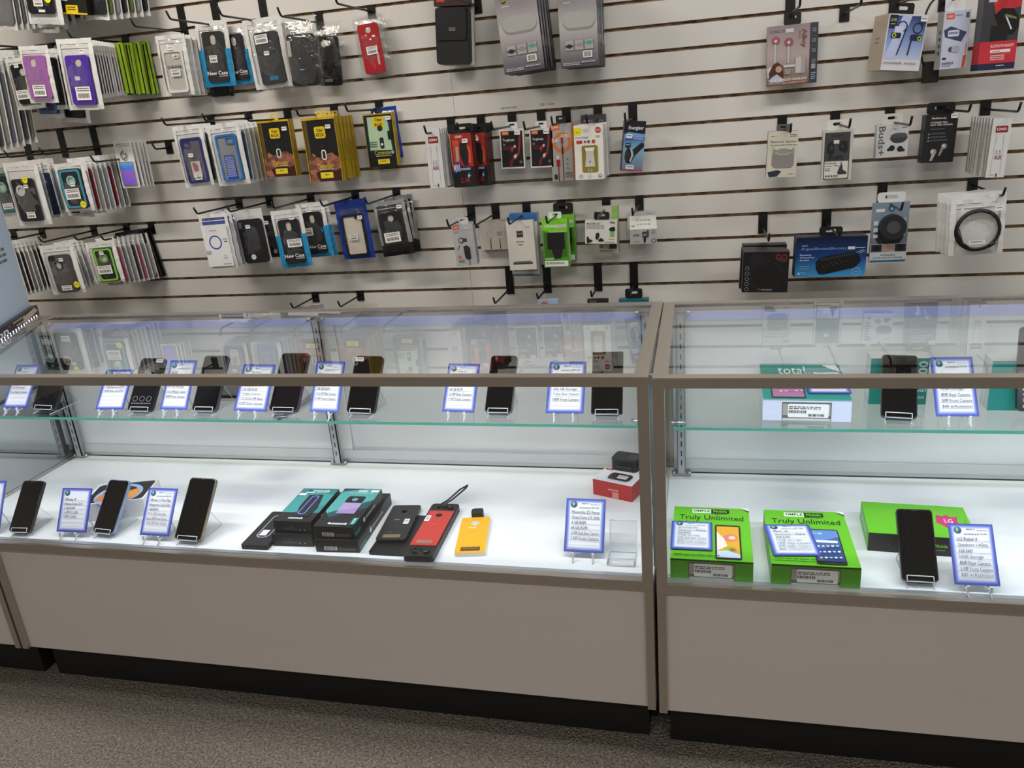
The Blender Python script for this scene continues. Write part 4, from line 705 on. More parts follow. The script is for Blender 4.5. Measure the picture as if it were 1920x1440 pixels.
carton((1097, 414), (1157, 415), (1098, 457), .12, .04, 'small white phone mount box with holder pictures', '#dcdad6', MM, sk='#d0cec9', tab=(.052, .026, '#1a1a1c'))
h = hook(1199, 382, 'black hook holding the tilted white transmitter box')
FM = [('r', 0, 0, 1, 1, '#e2e2e4'), ('n', .12, .04, .24, .08, 1, '#6a9a4a'), ('n', .12, .3, .36, .5, 3, '#3a3a44'), ('p', [(.44, .24), (.5, .14), (.62, .18), (.62, .06), (.7, .08), (.7, .5), (.6, .6), (.46, .54)], '#56565e'), ('p', [(.46, .32), (.62, .28), (.64, .4), (.48, .46)], '#a8a8b4'), ('p', [(.5, .56), (.6, .58), (.58, .9), (.52, .92)], '#34343c'), ('n', .12, .8, .34, .86, 1, '#5a5a64'), ('o', .88, .78, .09, .07, '#3a3a44'), ('o', .86, .16, .06, .045, '#6a6a72'), ('n', .78, .28, .92, .32, 1, '#8a8a92')]
TP = [('r', 0, 0, 1, 1, '#d8d8d4')] + [('o', .3 + .14 * i, .35 + .3 * j, .05, .032, '#5f9a3a') for i in range(4) for j in range(2)] + [('T', 'HD', .06, .7, .18, .85, '#5f9a3a')]
hook(1197, 381, 'short hook holding the spare transmitter card', .1) if False else None
carton((1176, 398), (1226, 398), (1178, 448), .03, .02, 'white box directly behind the tilted transmitter box', '#cccbc8', [('r', 0, 0, 1, 1, '#cccbc8'), ('n', .7, .06, .9, .12, 1, '#8a8a8a')], sk='#c4c3c0')
t = carton((1181, 431), (1230, 416), (1176, 463), .15, .085, 'tilted white transmitter box with green icons on top, right of the phone mount box', '#e2e2e4', FM, left=[('r', 0, 0, 1, 1, '#b59a74')], sk='#cfcfcf', top=TP, yaw=.1)
t.rotation_euler.x = .4
# tops of items behind the showcase edge
for i, (x, y, l) in enumerate(((957, 540, 'black hook just above the showcase with nothing on it, centre'), (1027, 538, 'black hook holding the low blue box'), (1122, 534, 'black hook holding the low dark pack'), (1189, 532, 'black hook holding the low teal box'))): hook(x, y, l, .2 if i else .25)
carton((1008, 563), (1046, 561), (1014, 660), .12, .02, 'blue and white box whose top just shows above the showcase', '#a8c4e0', [('r', 0, 0, 1, 1, '#9cbcdc'), ('p', [(.1, .08), (.3, .02), (.5, .06), (.4, .12)], '#d05a3a')])
carton((1101, 562), (1140, 560), (1104, 660), .1, .02, 'black box whose top just shows above the showcase', '#2a2420', [('r', 0, 0, 1, 1, '#2a2420'), ('r', .1, .02, .45, .06, '#5a524a')])
carton((1160, 562), (1216, 560), (1163, 660), .08, .03, 'teal box whose top just shows above the right end of the middle showcase', '#1f6a7a', [('r', 0, 0, 1, 1, '#1f6a7a')], tab=(.06, .035, '#17171a'))
# ======================= RIGHT, top row ============================
h = hook(1481, 28, 'black hook holding the rose gold earbuds box')
AL = [('r', 0, 0, 1, 1, 'alloygrad'), ('r', .84, 0, 1, 1, '#3d4048'), ('T', 'COBALTX', .05, .07, .36, .115, '#4d5a78'), ('r', .36, .06, .52, .12, '#dcd8da'), ('c', .17, .245, .085, '#9c5a64'), ('c', .17, .245, .03, '#d8c8c8'), ('c', .43, .285, .09, '#9c5a64'), ('c', .43, .285, .03, '#d8c8c8'), ('r', .135, .3, .19, .6, '#a8a6a8'), ('r', .15, .3, .17, .6, '#d0ced0'), ('r', .4, .35, .455, .63, '#a8a6a8'), ('r', .415, .35, .435, .63, '#d0ced0'),
      ('V', 'Alloy', .66, .08, .78, .39, '#8c4a50'), ('V', 'TRUE FIT', .62, .1, .655, .25, '#9a6a6c'), ('R', .56, .52, .76, .82, .03, '#aaa6a6'), ('R', .58, .54, .68, .8, .02, '#c8c4c4'), ('p', [(.0, .7), (.1, .66), (.16, .8), (.02, .86)], '#cfcac6'), ('p', [(.12, .64), (.22, .6), (.32, .68), (.34, .84), (.3, .9), (.06, .9), (.04, .78)], '#4a2a22'), ('c', .24, .72, .065, '#c99a84'), ('p', [(.08, .86), (.2, .8), (.32, .88), (.34, .94), (.06, .94)], '#b8c0d4'),
      ('r', .34, .66, .56, .7, '#d6d0ce'), ('R', .36, .72, .48, .82, .02, '#9a9494'), ('T', 'TRUE WIRELESS EARBUDS', .03, .885, .8, .925, '#f0ece8'), ('t', 'WITH PORTABLE CHARGING CASE', .04, .945, .78, .972, '#e8d8cc'), ('r', 0, .98, .84, 1, '#7e4a3a')] + [('o', .92, .12 + .17 * i, .035, .024, '#a8b0bc') for i in range(4)] + [('n', .88, .82, .97, .95, 4, '#9ab4d0'), ('r', .88, .68, .96, .76, '#9aa0ac')]
carton((1439, 51), (1535, 42), (1438, 163), .06, .03, 'large grey-pink earbuds box with a smiling woman picture', '#8a7a7c', AL, left=[('r', 0, 0, 1, 1, '#a89c9c')], sk='#8a8286', tab=(.05, .035, '#1c1c1e'))
hook(1583, 26, 'empty black hook between the earbuds box and the ear hook headphones box')
h = hook(1676, 12, 'black hook holding the wireless ear hook headphones box')
PB = [('r', 0, 0, 1, 1, '#dedee4'), ('r', .03, .03, .97, .8, 'powergrad'), ('r', .03, .02, .24, .26, '#1b2250'), ('T', '12 HR', .06, .08, .21, .13, '#b9d02c'), ('n', .07, .17, .2, .2, 1, '#b9d02c'), ('p', [(.35, .02), (.6, .02), (.3, .8), (.03, .8)], '#c4cdf4')] + \
     [('o', .38, .22, .13, .1, '#1d2142'), ('o', .78, .24, .13, .1, '#1d2142'), ('r', .19, .22, .42, .44, '#d3daf4') , ('R', .12, .33, .38, .43, .04, '#1d2142'), ('c', .2, .38, .055, '#b9d02c'), ('c', .2, .38, .03, '#1d2142'), ('R', .62, .35, .92, .46, .05, '#1a2a48'), ('c', .86, .42, .055, '#b9d02c'), ('c', .86, .42, .03, '#1a2a48'),
      ('L', .5, .2, .34, .72, .03, '#1d2142'), ('L', .66, .44, .62, .72, .035, '#1d2142'), ('T', 'DUO', .84, .14, .96, .2, '#2a3460'), ('t', 'powerbeats  wireless', .05, .84, .88, .9, '#4a4a52'), ('t', '3', .46, .83, .49, .86, '#4a4a52')]
carton((1668, 25), (1748, 34), (1656, 131), .12, .085, 'white box with a blue window showing ear hook headphones', '#dedee4', PB, left=[('r', 0, 0, 1, 1, '#b9aa9a'), ('n', .3, .4, .6, .55, 2, '#8c8074')], sk='#c4bab0', yaw=.28, pr=(.88, .08), tab=(.07, .035, '#141416'))
h = hook(1769, 6, 'black hook holding the white earpiece box')
EP = [('r', 0, 0, 1, 1, '#c6cbe0'), ('r', .1, .04, .4, .14, '#d8602a'), ('T', 'LDNIO', .15, .07, .35, .11, '#f4e8e0'), ('n', .44, .07, .68, .11, 1, '#8a8fa4'), ('r', .82, .04, .94, .13, '#5a5f74'), ('p', [(.04, .32), (.3, .26), (.9, .38), (.72, .54), (.1, .44)], '#3c4468'), ('R', .2, .33, .62, .44, .05, '#d4d8e4'), ('R', .22, .36, .58, .4, .03, '#8a90a8'), ('c', .36, .66, .1, '#4a4f5e'), ('R', .38, .6, .66, .72, .06, '#aab0bc'), ('r', .06, .8, .2, .83, '#1a1a20'), ('T', 'EARPIECE', .06, .88, .5, .92, '#3a3f54'), ('n', .06, .94, .4, .96, 1, '#6a6f84'), ('p', [(.84, .78), (.96, .78), (.9, .99), (.82, .99)], '#d0502a'), ('U', 'wireless', .88, .56, .94, .76, '#c86a4a')]
carton((1771, 22), (1824, 20), (1766, 130), .13, .04, 'pale blue earpiece box with an orange logo, right top row', '#c6cbe0', EP, left=[('r', 0, 0, 1, 1, '#a8a6a4')] + [('c', .6, .35 + .12 * i, .14, '#4a4a4c') for i in range(4)], sk='#b4b4bc', yaw=.15, tab=(.055, .04, '#e0e0e4'))
t = thing('power_adapter_cord', (0, 0, 0), 'black looped cord hanging behind the pale blue earpiece box', 'cord'); P = atY(1752, 60, W - .06); t.location = P
b = MB(); b.tube([(.035 * math.cos(a) - .0, 0, .1 * math.sin(a) - .01) for a in [math.radians(g) for g in range(60, 271, 15)]], .003, '#141416'); b.build('cord', t)
b = MB(); b.box(-.02, .02, -.01, .02, -.14, -.08, '#17171a'); b.build('plug', t)
BH = [('r', 0, 0, 1, 1, '#3c3c40'), ('p', [(.2, 0), (1, 0), (1, .16), (.34, .24)], '#c23038'), ('r', .12, .03, .34, .08, '#c8c8cc'), ('p', [(.3, .26), (.5, .17), (.8, .18), (.96, .3), (.98, .44), (.84, .54), (.7, .52), (.44, .4)], '#0f0f11'), ('r', .26, .4, .72, .62, '#17171a'), ('L', .62, .28, .8, .46, .04, '#d8d8dc'), ('p', [(.55, .28), (.62, .25), (.9, .3), (.9, .33)], '#7a7a52'),
      ('r', 0, .61, 1, .91, '#c8303e'), ('T', 'BLUETOOTH HEADSET', .3, .655, .92, .695, '#f0d8d8'), ('r', .3, .725, .84, .765, '#eee6e6'), ('T', 'universal', .34, .735, .56, .757, '#b02a36'), ('r', .3, .775, .84, .778, '#e8b0b4'), ('n', .32, .8, .7, .88, 3, '#f0dcdc'), ('r', 0, .91, 1, 1, '#262846'), ('n', .5, .94, .72, .96, 1, '#e8e8f0')]
t = carton((1847, -6), (1922, -12), (1832, 133), .16, .04, 'black and red wireless headset package, top right corner', '#c8303e', BH, left=[('r', 0, 0, 1, 1, '#5a5a5e'), ('r', 0, .61, 1, .91, '#b02a38'), ('r', 0, .91, 1, 1, '#20223c')], sk='#5a5a5e', yaw=.12)
hook(1862, 0, 'black hook above the red wireless headset package, cut by the top of the photo')
# ======================= RIGHT, second row =========================
h = hook(1466, 240, 'black hook holding the cream speaker box')
BS = [('r', 0, 0, 1, 1, '#cfcbbd'), ('n', .1, .1, .24, .13, 1, '#4a4a44'), ('n', .72, .07, .94, .14, 2, '#4a4a44'), ('t', 'Bluetooth  Speaker', .1, .2, .95, .26, '#2a2a28'), ('n', .1, .29, .95, .315, 1, '#6a6a64'), ('R', .16, .42, .9, .8, .16, '#8a8882'), ('R', .16, .37, .9, .52, .3, '#aaa89f'), ('R', .2, .38, .86, .48, .28, '#959389'), ('p', [(.04, .88), (.38, .84), (.5, .87), (.36, .98), (.1, .99)], '#24303c'), ('n', .72, .92, .9, .95, 1, '#9a968a')]
carton((1441, 247), (1498, 245), (1436, 333), .12, .03, 'cream speaker box picturing a silver drum speaker', '#cfcbbd', BS, left=[('r', 0, 0, 1, 1, '#8a887e')], sk='#8a887e', tab=(.04, .02, '#5a5a58'))
h = hook(1565, 232, 'black hook holding the sports earphones box')
SN = [('r', 0, 0, 1, 1, '#c4c0ba'), ('r', .06, .04, .9, .98, '#3f4043'), ('T', 'SONY', .3, .08, .66, .13, '#101012'), ('p', [(.14, .34), (.2, .24), (.34, .2), (.38, .3), (.4, .44), (.3, .5), (.16, .44)], '#17171a'), ('p', [(.52, .32), (.62, .2), (.8, .22), (.84, .4), (.74, .46), (.56, .4)], '#17171a'), ('c', .29, .34, .07, '#3a3a40'), ('c', .66, .32, .06, '#33343a'), ('r', .36, .19, .54, .26, '#d8d4d0'), ('T', 'SPORTS', .2, .5, .7, .58, '#17171a'), ('r', .09, .61, .87, .95, '#d8d4cc'), ('n', .12, .64, .5, .68, 1, '#77746e'), ('n', .12, .695, .34, .72, 1, '#3a3834'), ('t', 'EXTRA', .12, .735, .28, .76, '#4a4844'), ('T', 'BASS', .12, .77, .28, .8, '#1a1a1a'),
      ('p', [(.52, .84), (.6, .72), (.64, .66), (.68, .68), (.7, .78), (.84, .84), (.82, .87), (.56, .88)], '#3c3440'), ('L', .38, .68, .62, .71, .02, '#b08a74'), ('c', .64, .645, .028, '#8a5a48')] + [('c', .15 + .09 * i, .9, .03, '#3a3834') for i in range(5)] + [('r', .14, .955, .8, .975, '#8a7a54')]
carton((1544, 246), (1601, 241), (1538, 340), .14, .045, 'dark grey sports earphones box with a stretching person picture', '#c4c0ba', SN, right=[('r', 0, 0, 1, 1, '#a8b8d4'), ('U', 'SONY', .3, .2, .6, .4, '#5a6a90'), ('n', .3, .5, .8, .8, 8, '#4a5a80')], sk='#b8b8bc', yaw=-.05, tab=(.065, .03, '#d8d4cc'))
h = hook(1667, 228, 'black hook holding the small white earbuds box')
BU = [('r', 0, 0, 1, 1, '#c6c5c6'), ('V', 'Buds+', .06, .05, .27, .93, '#5a5a5e'), ('R', .42, .28, .98, .58, .22, '#3a3a40'), ('R', .44, .28, .97, .42, .14, '#4e4e56'), ('c', .5, .72, .095, '#1c1c20'), ('c', .4, .76, .05, '#26262a'), ('c', .76, .76, .095, '#1c1c20'), ('c', .86, .8, .05, '#26262a'), ('n', .78, .1, .96, .15, 1, '#6a6a6e'), ('n', .5, .12, .6, .18, 2, '#9a9aa0')]
carton((1645, 235), (1705, 231), (1642, 297), .1, .035, 'small white box picturing black earbuds and their case', '#c6c5c6', BU, sk='#bcbcbe', tab=(.06, .03, '#c9c6be'))
h = hook(1765, 205, 'black hook holding the black truly wireless earbuds box')
SK = [('r', 0, 0, 1, 1, '#1b1b1f'), ('T', 'Skullcandy', .18, .055, .64, .1, '#dcdcdc'), ('T', 'CONNECTED.', .16, .145, .7, .18, '#dcdcdc'), ('T', 'NOT TIED DOWN.', .16, .195, .86, .23, '#dcdcdc'), ('n', .18, .29, .6, .32, 1, '#77777a'), ('n', .2, .38, .66, .41, 2, '#77777a'), ('n', .2, .45, .7, .48, 2, '#77777a'), ('n', .2, .52, .74, .55, 2, '#77777a'), ('c', .14, .4, .025, '#a8a8a8'), ('c', .14, .47, .025, '#a8a8a8'), ('c', .14, .54, .025, '#a8a8a8'),
      ('c', .66, .66, .09, '#8f8b88'), ('c', .64, .65, .05, '#c8c4c0'), ('p', [(.56, .7), (.66, .7), (.56, .86), (.5, .86)], '#8f8b88'), ('c', .34, .77, .1, '#8f8b88'), ('c', .3, .76, .055, '#c8c4c0'), ('p', [(.3, .8), (.42, .8), (.32, .96), (.24, .96)], '#a8a4a0')]
carton((1737, 216), (1799, 214), (1728, 306), .08, .035, 'black box with white writing picturing two silver earbuds', '#1b1b1f', SK, left=[('r', 0, 0, 1, 1, '#26262a')], sk='#17171a', pr=(.86, .04), tab=(.08, .034, '#141416'), yaw=.08)
h = hook(1847, 205, 'black hook holding the white aux cable boxes at the right')
c = carton((1863, 222), (1898, 222), (1851, 333), .24, .014, 'white aux cable box at the front of its stack, right side of the wall', '#d0cec9', AUXO, left=[('r', 0, 0, 1, 1, '#aaa79f')] + [('n', .3, .1 + .1 * i, .7, .13 + .1 * i, 1, '#d8d6d0') for i in range(8)], sk='#aaa79f')
stack(c, 7, .026, 'white aux cable box behind the front one, right side of the wall', 'aux cable boxes at the right', jit=.0008, rz=.01)
# ======================= RIGHT, third row ==========================
h = hook(1430, 425, 'black hook holding the black headphones boxes')
GO = [('r', 0, 0, 1, 1, '#151517'), ('o', .52, .6, .36, .335, '#26262a'), ('o', .52, .6, .28, .26, '#1d1d20'), ('c', .28, .2, .17, '#1d1d20'), ('T', 'GO', .7, .06, .96, .2, '#8c2a2c'), ('n', .8, .22, .96, .24, 1, '#8a8a8a'), ('T', 'wireless', .42, .91, .66, .95, '#a8a8ac'), ('o', .38, .93, .03, .02, '#b03034')] + [('o', .1, .4 + .13 * i, .045, .034, '#8a8a8e') for i in range(5)]
c = carton((1394, 473), (1481, 471), (1390, 548), .24, .045, 'black headphones box with red lettering at the front of its hook', '#151517', GO, left=[('r', 0, 0, 1, 1, '#1c1c1f')], sk='#19191c', top=[('r', 0, 0, 1, 1, '#2c2c2f'), ('n', .2, .3, .5, .45, 1, '#77777a')])
stack(c, 2, .06, 'black headphones box stacked behind the front one with red lettering', 'black headphones boxes behind the front one', jit=.004, rz=.03)
h = hook(1549, 418, 'black hook holding the blue floating speaker box')
AQ = [('r', 0, 0, 1, 1, 'aquagrad'), ('T', 'tzumi', .08, .19, .16, .22, '#c8d4e4'), ('t', 'AquaBoostBoom', .07, .25, .7, .34, '#8aa4cc'), ('T', 'Floating', .06, .42, .22, .47, '#c8d8ec'), ('T', 'Waterproof', .06, .485, .27, .53, '#c8d8ec'), ('T', 'Speaker', .06, .55, .2, .6, '#c8d8ec'), ('n', .84, .27, .98, .31, 1, '#dce4f0'), ('r', .73, .25, .83, .32, '#dce0e4'),
      ('p', [(.29, .62), (.36, .5), (.78, .38), (.87, .42), (.93, .6), (.88, .72), (.84, .78), (.4, .94), (.34, .92), (.3, .8)], '#0f1016'), ('p', [(.36, .53), (.78, .41), (.85, .44), (.38, .6)], '#272931'), ('L', .86, .4, .95, .33, .012, '#a8acb4'), ('L', .9, .42, .97, .36, .012, '#a8acb4'), ('o', .87, .88, .06, .052, '#a8c4dc'), ('T', 'FM', .85, .86, .89, .9, '#a8c4dc'), ('r', .04, .88, .07, .94, '#c8d8e8'), ('n', .08, .88, .16, .93, 2, '#a0bcd8'), ('n', .06, .72, .2, .84, 3, '#88a8cc')] + \
     [('c', .36 + .5 * ((i * 37) % 100) / 100, .55 + .0 + .28 * ((i * 61) % 100) / 100 - .0 * i, .0028, '#c89a84') for i in range(26)]
carton((1494, 446), (1630, 440), (1488, 520), .17, .05, 'wide blue floating speaker box picturing a black speaker', '#0f3c80', AQ, left=[('r', 0, 0, 1, 1, '#0a1024')], sk='#0e1a3c', yaw=.06, tab=(.07, .028, '#101216'), top=[('r', 0, 0, 1, 1, '#0f1c3c')])
h = hook(1653, 372, 'black hook holding the clear pack with a round black speaker')
WS = [('r', 0, 0, 1, 1, '#7c8b9c'), ('c', .5, .52, .4, '#232427'), ('c', .5, .52, .2, '#3c3d40'), ('c', .52, .1, .09, '#2c5a78'), ('p', [(.48, .12), (.52, .07), (.56, .12)], '#d0dce4'), ('r', .1, .1, .34, .155, '#d4d4d6'), ('U', 'SPEAKER', .82, .25, .93, .56, '#c8d8e4'), ('r', .06, .3, .18, .37, '#d0d8e0'), ('r', .06, .41, .18, .48, '#d0d8e0'), ('r', .06, .52, .18, .58, '#d0d8e0'), ('r', 0, .68, 1, .82, '#a9b4bc'), ('r', .03, .69, .32, .81, '#1c2c48'), ('r', .34, .69, .66, .81, '#b99a84'), ('r', .68, .69, .98, .81, '#26283a'), ('c', .18, .75, .08, '#14161c'), ('c', .84, .75, .08, '#14161c'),
      ('r', 0, .82, 1, 1, '#c8ccce'), ('T', 'WIRELESS', .28, .85, .7, .885, '#3a5a78'), ('T', 'WATER RESISTANT SPEAKER', .08, .9, .9, .925, '#3a5a78'), ('r', .02, .95, .98, .985, '#2f6a84')]
t = carton((1637, 381), (1706, 384), (1637, 493), .14, .01, 'clear clamshell pack with a round black water resistant speaker', '#8a98a6', WS, sk='#9aa6b0', tab=(.08, .03, '#d8dadc'))
b = MB(); f = front(.075, .075, -.03, .02, -.035); b.plate(f, circ(.5, .5, .5, 1, 28), [], .028, '#1e1f22/0.6'); f.l = 0; b.plate(f, circ(.5, .5, .26, 1, 24), [], .002, '#46474a/0.6', .002); sp = b.build('round_speaker', t)
h = hook(1823, 347, 'black hook holding the bagged black cables')
def cable_bag(label, TL, TR, BL, d, group=None):
    t = thing('bagged_cable', (0, 0, 0), label, 'cable', group); w, hh = place(t, TL, TR, BL, d)
    pouch_mesh(w, hh, .012, 'film', 'pouch', .2, 'pouch', 5).build('pouch', t)
    b = MB(); R = w * .4
    for j in range(2): b.tube([(w * .5 + (R - .002 * j) * math.cos(a), -.009 - .003 * j, -hh * .58 + (R - .003 * j) * math.sin(a)) for a in [2 * math.pi * g / 36 + j for g in range(37)]], .0042, '#121214')
    b.tube([(w * .14, -.012, -hh * .55), (w * .22, -.012, -hh * .78), (w * .34, -.012, -hh * .86)], .0045, '#121214'); b.tube([(w * .7, -.012, -hh * .86), (w * .82, -.012, -hh * .8)], .006, '#121214'); b.build('coiled_cable', t)
    b = MB(); f = front(w * .3, .012, -.016, w * .34, -hh * .74); b.draw(f, [('r', 0, 0, 1, 1, '#e0e0e0'), ('n', .15, .3, .85, .7, 1, '#222222')]); b.build('name_label', t)
    price(t, w, hh, .84, .24, y=-.016); return t
c = cable_bag('clear bag with a coiled black cable, front of its hook at the right', (1784, 368), (1889, 358), (1776, 481), .26)
stack(c, 5, .018, 'clear bag with a coiled cable behind the front cable bag', 'cable bags behind the front one', dx=-.003, rz=.02)
# ======================= poster on the left case ===================
POSTER = t = thing('standing_poster', (-1.848, .5, H), 'pale blue standing poster on a black base strip at the left edge', 'poster'); t.rotation_euler.z = math.atan2(.298, -.148)
# local x runs toward the wall, local -y faces the camera side
b = MB(); b.box(-.62, .06, -.004, .004, .03, .62, 'blueboard'); f = Fr((-.62, -.0042, .62), (1, 0, 0), (0, 0, -1), .68, .59)
b.draw(f, [('n', .604, .36, .901, .52, 6, '#5a6a84'), ('n', .66, .56, .901, .60, 2, '#5a6a84'), ('n', .604, .68, .901, .76, 3, '#5a6a84'), ('n', .1, .3, .5, .8, 14, '#5a6a84')]); b.build('poster_board', t)
b = MB(); b.box(-.62, .075, -.018, .014, .0, .03, '#17151a/0.3'); f = Fr((-.62, -.0182, .03), (1, 0, 0), (0, 0, -1), .695, .03)
b.draw(f, [('T', 'verizon', .27, .2, .629, .85, '#e8e8e8'), ('L', .638, .15, .652, .4, .004, '#c8302c'), ('L', .652, .4, .663, .1, .004, '#c8302c'), ('n', .691, .18, .832, .45, 1, '#b9b4b0'), ('n', .72, .55, .804, .85, 1, '#b9b4b0'), ('p', [(.804, .3), (.958, .08), (.986, .5), (.804, .95)], '#c9b4a4')]); b.build('base_strip', t)
# ======================= things that lean on stands ================
def lean(bl, br, tl, tr, Zp, lift):
    """base line and tilt of a leaning sheet: base corners at height Zp+lift, tilt found so that the top lands where it does"""
    a, b_ = atZ(*bl, Zp + lift), atZ(*br, Zp + lift); m = (a + b_) / 2; yaw = math.atan2((b_ - a).y, (b_ - a).x); yaw = max(-.3, min(.3, yaw))
    w = (b_ - a).length; tx, ty = (tl[0] + tr[0]) / 2, (tl[1] + tr[1]) / 2; best = None
    for i in range(40):
        th = math.radians(8 + 34 * i / 39)
        for j in range(60):
            s = .05 + .2 * j / 59; q = proj(m + Vector((-math.sin(yaw) * s * math.sin(th), math.cos(yaw) * s * math.sin(th), s * math.cos(th))))
            e = (q[0] - tx) ** 2 * .3 + (q[1] - ty) ** 2
            if best is None or e < best[0]: best = (e, s, th)
    return m, yaw, w, best[1], best[2]
def lframe(w, s, th, z0): return Fr((-w / 2, s * math.sin(th), z0 + s * math.cos(th)), (1, 0, 0), (0, -math.sin(th), -math.cos(th)), w, s)
BAD = []
GLOBE = [('c', .2, .115, .09, '#3c5f86'), ('p', [(.15, .09), (.19, .06), (.22, .1), (.19, .14)], '#8fb87a'), ('p', [(.2, .12), (.27, .1), (.26, .16), (.21, .17)], '#1f4a5a'), ('c', .2, .115, .02, '#b8c86a')]
def card_ops(lines, top=True, tone='#38489c', price_txt=None):
    ops = [('r', 0, 0, 1, 1, tone)]
    for i, c in enumerate(['#4656b0', '#6270c0', '#8490d0', '#a8b2e2', '#ccd2ee', '#e6e7ee']):
        e = .026 + .019 * i; ops.append(('R', e, e * .72, 1 - e, 1 - e * .72, .03, c))
    ops += GLOBE
    if top: ops += [('T', 'MSRP $', .4, .085, .58, .108, '#33334a'), ('L', .62, .11, .86, .11, .008, '#6a6a84'), ('T', 'LGS PRICE $', .33, .165, .6, .19, '#33334a')]
    if price_txt: ops += [('t', price_txt, .62, .155, .84, .187, '#4a4a5e')]
    n = len(lines)
    for i in range(7):
        v = .29 + .098 * i; ops.append(('L', .13, v, .87, v, .006, '#6c6c80'))
        if i < n and lines[i]: ops.append(('t', lines[i], .16, v - .062, .16 + min(.7, .045 * len(lines[i])), v - .006, '#26263a'))
    return ops
def info_card(bl, br, tl, tr, Zp, label, lines, tone='#38489c', price_txt=None, easel=True, who='', top=True):
    L = .014; m, yaw, w, s, th = lean(bl, br, tl, tr, Zp, L)
    t = thing('price_card', (m.x, m.y, Zp), label, 'price card'); t.rotation_euler.z = yaw
    f = lframe(w, s, th, L + .0005); b = MB(); b.plate(f, [(0, 0), (1, 0), (1, 1), (0, 1)], [], .0006, tone); b.draw(f, card_ops(lines, top, tone, price_txt)); b.build('card', t)
    st = thing('card_easel', (m.x, m.y, Zp), 'small clear plastic easel under the ' + who, 'display stand'); st.rotation_euler.z = yaw
    for x in (-.25, .25):
        b = MB(); X = x * w; b.tube([(X, -.022, .0), (X, -.008, .0105), (X, .003, L - .004), (X, .002 + .05 * math.sin(th) + .004, L + .05 * math.cos(th)), (X, .05, .002), (X, .03, .0015)], .0016, '#cfd3d8/0.15'); b.box(X - .0022, X + .0022, -.014, -.011, .003, .02, '#dfe3e8/0.15'); b.build('easel_leg', st)
    return t
def phone(bl, br, tl, tr, Zp, label, who, body='#121214/0.3', screen='#040406/0.06', r=.12, art=(), stand=True, frame=None):
    L = .012; m, yaw, w, s, th = lean(bl, br, tl, tr, Zp, L); a = w / s
    t = thing('smartphone', (m.x, m.y, Zp), label, 'phone'); t.rotation_euler.z = yaw
    f = lframe(w, s, th, L + .0005); b = MB(); b.plate(f, rrect(0, 0, 1, 1, r, a, 7), [], .0085, body); b.build('phone_body', t)
    b = MB(); b.plate(f, rrect(.03, .03 * a, .97, 1 - .03 * a, r * .85, a, 7), [], .0004, screen, .0006); f.l = .0008
    b.draw(f, [('R', .42, .018, .58, .024, .004, '#2a2a2e')] + list(art)); b.build('screen', t)
    b = MB(); f2 = lframe(w, s, th, L + .0005)
    b.plate(Fr(f2.p(1, .25, -.002), f2.n, f2.ey, .004, .03), [(0, 0), (1, 0), (1, 1), (0, 1)], [], .0008, '#3a3a3e/0.3', .0009); b.build('side_button', t)
    if stand:
        st = thing('phone_stand', (m.x, m.y, Zp), 'clear acrylic stand under the ' + who, 'display stand'); st.rotation_euler.z = yaw; q = w * .36; b = MB(); g = -.001
        fn = Vector((0, -math.cos(th), math.sin(th))); up = Vector((0, math.sin(th), math.cos(th))); base = Vector((0, 0, L - .002))
        prof = [base + fn * .004 + up * .011, base + fn * .004, base - fn * .012 - up * .0, base - fn * .0115 + up * s * .52, Vector((0, s * .52 * math.sin(th) + .045, .002)), Vector((0, -.01, .002))]
        prof[2] = base - fn * .0125
        for i in range(len(prof) - 1):
            A, B_ = prof[i], prof[i + 1]; b.add([A + Vector((-q, 0, 0)), A + Vector((q, 0, 0)), B_ + Vector((q, 0, 0)), B_ + Vector((-q, 0, 0))], [(0, 1, 2, 3)], 'acrylic')
        for x in (-q, q): b.tube([p + Vector((x, 0, 0)) for p in prof], .0009, '#c9ced4/0.12', 6)
        b.tube([prof[0] + Vector((-q, 0, 0)), prof[0] + Vector((q, 0, 0))], .0011, '#dde1e6/0.1', 6); b.tube([prof[1] + Vector((-q, 0, 0)), prof[1] + Vector((q, 0, 0))], .0011, '#c9ced4/0.1', 6); b.build('acrylic_sheet', st)
    return t
SH = SHZ + .0003; DK = DECK + .0002
info_card((5, 765), (50, 765), (31, 683), (80, 685), SH, 'blue bordered price card at the far left end of the shelf', ['LG Stylo', 'Octa-Core', '3GB RAM', '64GB Storage', 'Dual Rear Camera'], who='card at the far left end of the shelf')
phone((60, 766), (103, 768), (84, 671), (133, 671), SH, 'black phone leaning at the far left end of the shelf', 'leftmost shelf phone', r=.1)
info_card((179, 768), (231, 768), (199, 693), (251, 694), SH, 'violet bordered price card between the two leftmost shelf phones', ['LG G6', 'Quad Core 2.4 GHz', '4 GB Ram and GPU', '13MP Rear and 5MP'], tone='#3c2f9c', who='violet bordered shelf card')
phone((238, 770), (284, 771), (267, 671), (313, 672), SH, 'black phone with printed protective film and a price sticker, second on the shelf', 'phone with printed film', screen='#101012/0.1',
      art=[('T', 'G', .3, .24, .48, .32, '#9a9a9a'), ('T', '6', .5, .28, .6, .33, '#9a9a9a'), ('o', .22, .78, .1, .085, '#8a8a8a'), ('o', .5, .78, .1, .085, '#8a8a8a'), ('o', .78, .78, .1, .085, '#8a8a8a'), ('n', .12, .86, .9, .89, 1, '#8a8a8a'), ('R', .66, .02, .94, .09, .02, '#dcdcdc'), ('n', .7, .04, .9, .07, 1, '#4a4a4a')])
info_card((300, 768), (350, 769), (319, 675), (371, 678), SH, 'blue bordered price card between the printed film phone and the silver edged phone', ['LG G7', '', '4GB RAM', '64 GB Storage', '16/16 MP Rear Camera', '8MP Front Camera'], who='card left of the silver edged phone', price_txt='229.99')
